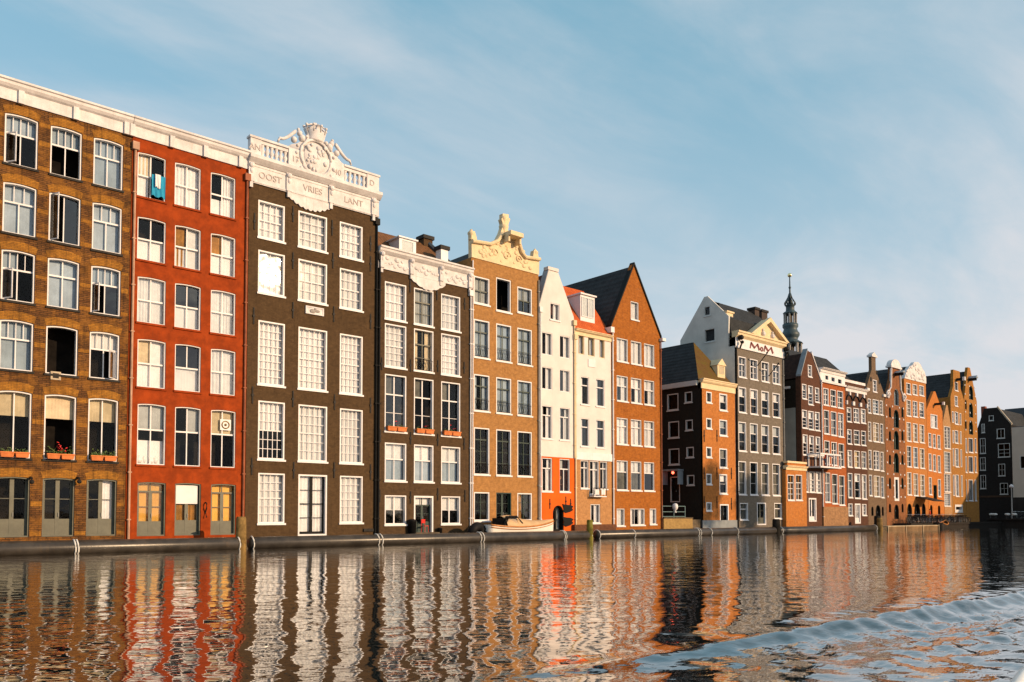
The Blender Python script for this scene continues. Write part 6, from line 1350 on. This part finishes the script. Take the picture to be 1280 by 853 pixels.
# ================================================================== PEOPLE
def person(loc, rz, label, top, legs, hair, arms, hgt=1.7, lean=0.0):
    s_ = hgt / 1.7; V = {}; E_ = []; rad = {}
    def v(n, p, r): V[n] = Vector(p) * s_; rad[n] = r * s_
    v('pel', (0, 0, .95), .135); v('waist', (0, -.01 - lean * .1, 1.08), .12); v('chest', (0, -lean * .3, 1.28), .145); v('neck0', (0, -lean * .4, 1.42), .07); v('neck', (0, -.01 - lean * .45, 1.49), .052); v('head', (0, -.03 - lean * .5, 1.58), .092); v('crown', (0, -.02 - lean * .5, 1.65), .075)
    E_ += [('pel', 'waist'), ('waist', 'chest'), ('chest', 'neck0'), ('neck0', 'neck'), ('neck', 'head'), ('head', 'crown')]
    for sd_, ar in ((-1, arms[0]), (1, arms[1])):
        n = 'l' if sd_ < 0 else 'r'
        v('sh' + n, (sd_ * .175, -lean * .36, 1.39), .062); v('el' + n, ar[0], .042); v('wr' + n, ar[1], .03); v('ha' + n, ar[2], .036)
        v('hip' + n, (sd_ * .09, 0, .88), .092); v('kn' + n, (sd_ * .1, -.02, .49), .06); v('an' + n, (sd_ * .1, .01, .09), .04); v('toe' + n, (sd_ * .12, -.14, .04), .035)
        E_ += [('neck0', 'sh' + n), ('sh' + n, 'el' + n), ('el' + n, 'wr' + n), ('wr' + n, 'ha' + n), ('pel', 'hip' + n), ('hip' + n, 'kn' + n), ('kn' + n, 'an' + n), ('an' + n, 'toe' + n)]
        hv, wv = Vector(ar[2]), Vector(ar[1]); dr = (hv - wv).normalized(); side = dr.cross(Vector((0, 0, 1))) if abs(dr.z) < .9 else Vector((1, 0, 0)); side.normalize()
        for f in range(5):
            off = (f - 1.5) * .018 if f < 4 else -.045; ln = (.07, .08, .075, .06, .05)[f]; a1 = hv + side * off + dr * (.03 if f < 4 else -.01); a2 = a1 + dr * ln * .55 + side * (0 if f < 4 else -.015); a3 = a2 + dr * ln * .4 + Vector((0, 0, -.018))
            for q_, p_ in (('a', a1), ('b', a2), ('c', a3)): v('f%s%d%s' % (n, f, q_), p_, .0085)
            E_ += [('ha' + n, 'f%s%da' % (n, f)), ('f%s%da' % (n, f), 'f%s%db' % (n, f)), ('f%s%db' % (n, f), 'f%s%dc' % (n, f))]
    names = list(V); me = bpy.data.meshes.new('person'); me.from_pydata([V[n] for n in names], [(names.index(a), names.index(b_)) for a, b_ in E_], [])
    o = bpy.data.objects.new('person', me); COL.objects.link(o); md = o.modifiers.new('s', 'SKIN'); o.modifiers.new('u', 'SUBSURF').levels = 1
    for i, n in enumerate(names): me.skin_vertices[0].data[i].radius = (rad[n], rad[n] * (.72 if n in ('pel', 'waist', 'chest') else 1)); me.skin_vertices[0].data[i].use_root = n == 'pel'
    dg = bpy.context.evaluated_depsgraph_get(); m2 = bpy.data.meshes.new_from_object(o.evaluated_get(dg)); o.modifiers.clear(); o.data = m2
    m2.materials.clear(); [m2.materials.append(m) for m in (skin, top, legs, iron)]
    mi = []
    for p in m2.polygons:
        c = p.center / s_; arm = min((c - V[k] / s_).length for k in ('wrl', 'wrr', 'hal', 'har')) < .12
        mi.append(3 if c.z < .07 else 2 if c.z < .97 and not arm else 0 if c.z > 1.45 or arm else 1)
    m2.polygons.foreach_set('material_index', mi); m2.polygons.foreach_set('use_smooth', [True] * len(mi))
    o.location = loc; o.rotation_euler = (0, 0, rz); tag(o, label, 'person')
    hc = V['head'] + Vector((0, 0, .02 * s_)); q = MB(); hm = paint(hair, {'dark_hair': (.03, .02, .015), 'fair_hair': (.35, .2, .08)}[hair], .7, .2, 8, .3)
    prof = [(math.sin(t) * .105 * s_, math.cos(t) * .11 * s_) for t in np.linspace(.02, 1.75, 8)][::-1]; q.lathe((hc.x, hc.y + .022 * s_, hc.z + .02 * s_), prof, hm, 12); q.build('hair', o, True)
    q = MB()
    for sx_ in (-.033, .033): q.ball((hc.x + sx_ * s_, hc.y - .088 * s_, hc.z - .01), .013 * s_, iron, 6, 4)
    q.ball((hc.x, hc.y - .1 * s_, hc.z - .035 * s_), .017 * s_, skin, 6, 4, (.8, 1, 1.4)); q.box(hc.x - .025 * s_, hc.x + .025 * s_, hc.y - .094 * s_, hc.y - .08 * s_, hc.z - .077 * s_, hc.z - .067 * s_, paint('lips', (.4, .12, .1)))
    for sx_ in (-.096, .096): q.ball((hc.x + sx_ * s_, hc.y, hc.z - .015 * s_), .028 * s_, skin, 6, 4, (.4, .8, 1.2))
    q.build('face', o, True); return o
navy = paint('dark_shirt', (.05, .035, .035), .85, .2); redsh = paint('red_shirt', (.75, .07, .03), .85, .15); jeans = paint('jeans', (.04, .05, .09), .9, .2)
xw, zw = H6.p(705.7, 613.5); zfl = zw - .55
q = MB(); q.box(.4, H6.W - .1, .42, 1.5, zfl - .15, zfl, woodm); q.build('floor', H6.root)
person((H6.x0 + xw, .62, zfl), R(12), 'person in a dark shirt standing at the right window of the orange ground floor', navy, jeans, 'fair_hair', (((-.26, -.08, 1.15), (-.2, -.26, 1.05), (-.17, -.33, 1.03)), ((.24, -.1, 1.15), (.16, -.28, 1.07), (.12, -.34, 1.04))), 1.66, .2)
person((BAL[0], BAL[1], BAL[2]), R(-15), 'person in a red shirt leaning on the white framed lift balcony', redsh, jeans, 'dark_hair', (((-.26, -.16, 1.18), (-.16, -.38, 1.12), (-.12, -.46, 1.11)), ((.26, -.16, 1.18), (.16, -.38, 1.12), (.12, -.46, 1.11))), 1.74, .3)

X, _ = atY(1162.5, 645, -.6); person((X, -.6, .7), R(20), 'person in a red top standing among the parked bicycles on the far quay', redsh, cur_w, 'dark_hair', (((-.25, -.02, 1.12), (-.24, -.12, .9), (-.23, -.14, .83)), ((.25, -.02, 1.12), (.24, -.12, .9), (.23, -.14, .83))), 1.75)
# ---- trees on the bank behind the camera, whose shade falls on the lower far fronts
q = MB(); q.box(-240, 128, -330, -53, -1, .9, stonequay); tag(q.build('opposite_quay'), kind='structure')
bark = paint('bark', (.08, .06, .045), .9, .3, 4, .6); crown_m = leaf_mat('tree_leaves', (.05, .07, .02), (.09, .11, .03))
def tree(tx, tz, rx_, rz_, label, Yt=-56.0):
    k = -Yt / -SUN.y; X, Z = tx + SUN.x * k, tz + SUN.z * k
    root = empty('tree', (X, Yt, .9), label, 'tree', 'trees on the bank behind the viewer'); q = MB(); q.tube([(0, 0, 0), (.1, 0, 4), (-.1, .1, 9), (0, 0, Z - .9)], [.4, .3, .22, .08], bark, 8)
    for i in range(9): a = i * 2.4; q.tube([(0, 0, Z - 6 + i * .5), (rx_ * .7 * math.cos(a), rx_ * .7 * math.sin(a), Z - 3 + i * .4)], [.1, .03], bark, 5)
    q.build('trunk', root); q = MB()
    for i in range(26):
        u = rng.normal(size=3); u /= np.linalg.norm(u); rr_ = rng.uniform(.3, .95); c0 = np.array([u[0] * rx_ * rr_, u[1] * rx_ * rr_, Z - .9 + u[2] * rz_ * rr_])
        for _ in range(75):
            c = Vector(c0 + rng.normal(size=3) * .5); a = Vector(rng.normal(size=3)).normalized(); b_ = a.orthogonal().normalized(); s_ = .22; q.add([c - a * s_, c - b_ * s_ * .6, c + a * s_, c + b_ * s_ * .6], [(0, 1, 2, 3)], crown_m)
    q.build('crown', root)
tree(62.6, 3.2, 2.2, 2.6, 'leafy tree on the near bank shading the corner house'); tree(69.5, 2.6, 2.6, 2.8, 'leafy tree on the near bank shading the grey house')
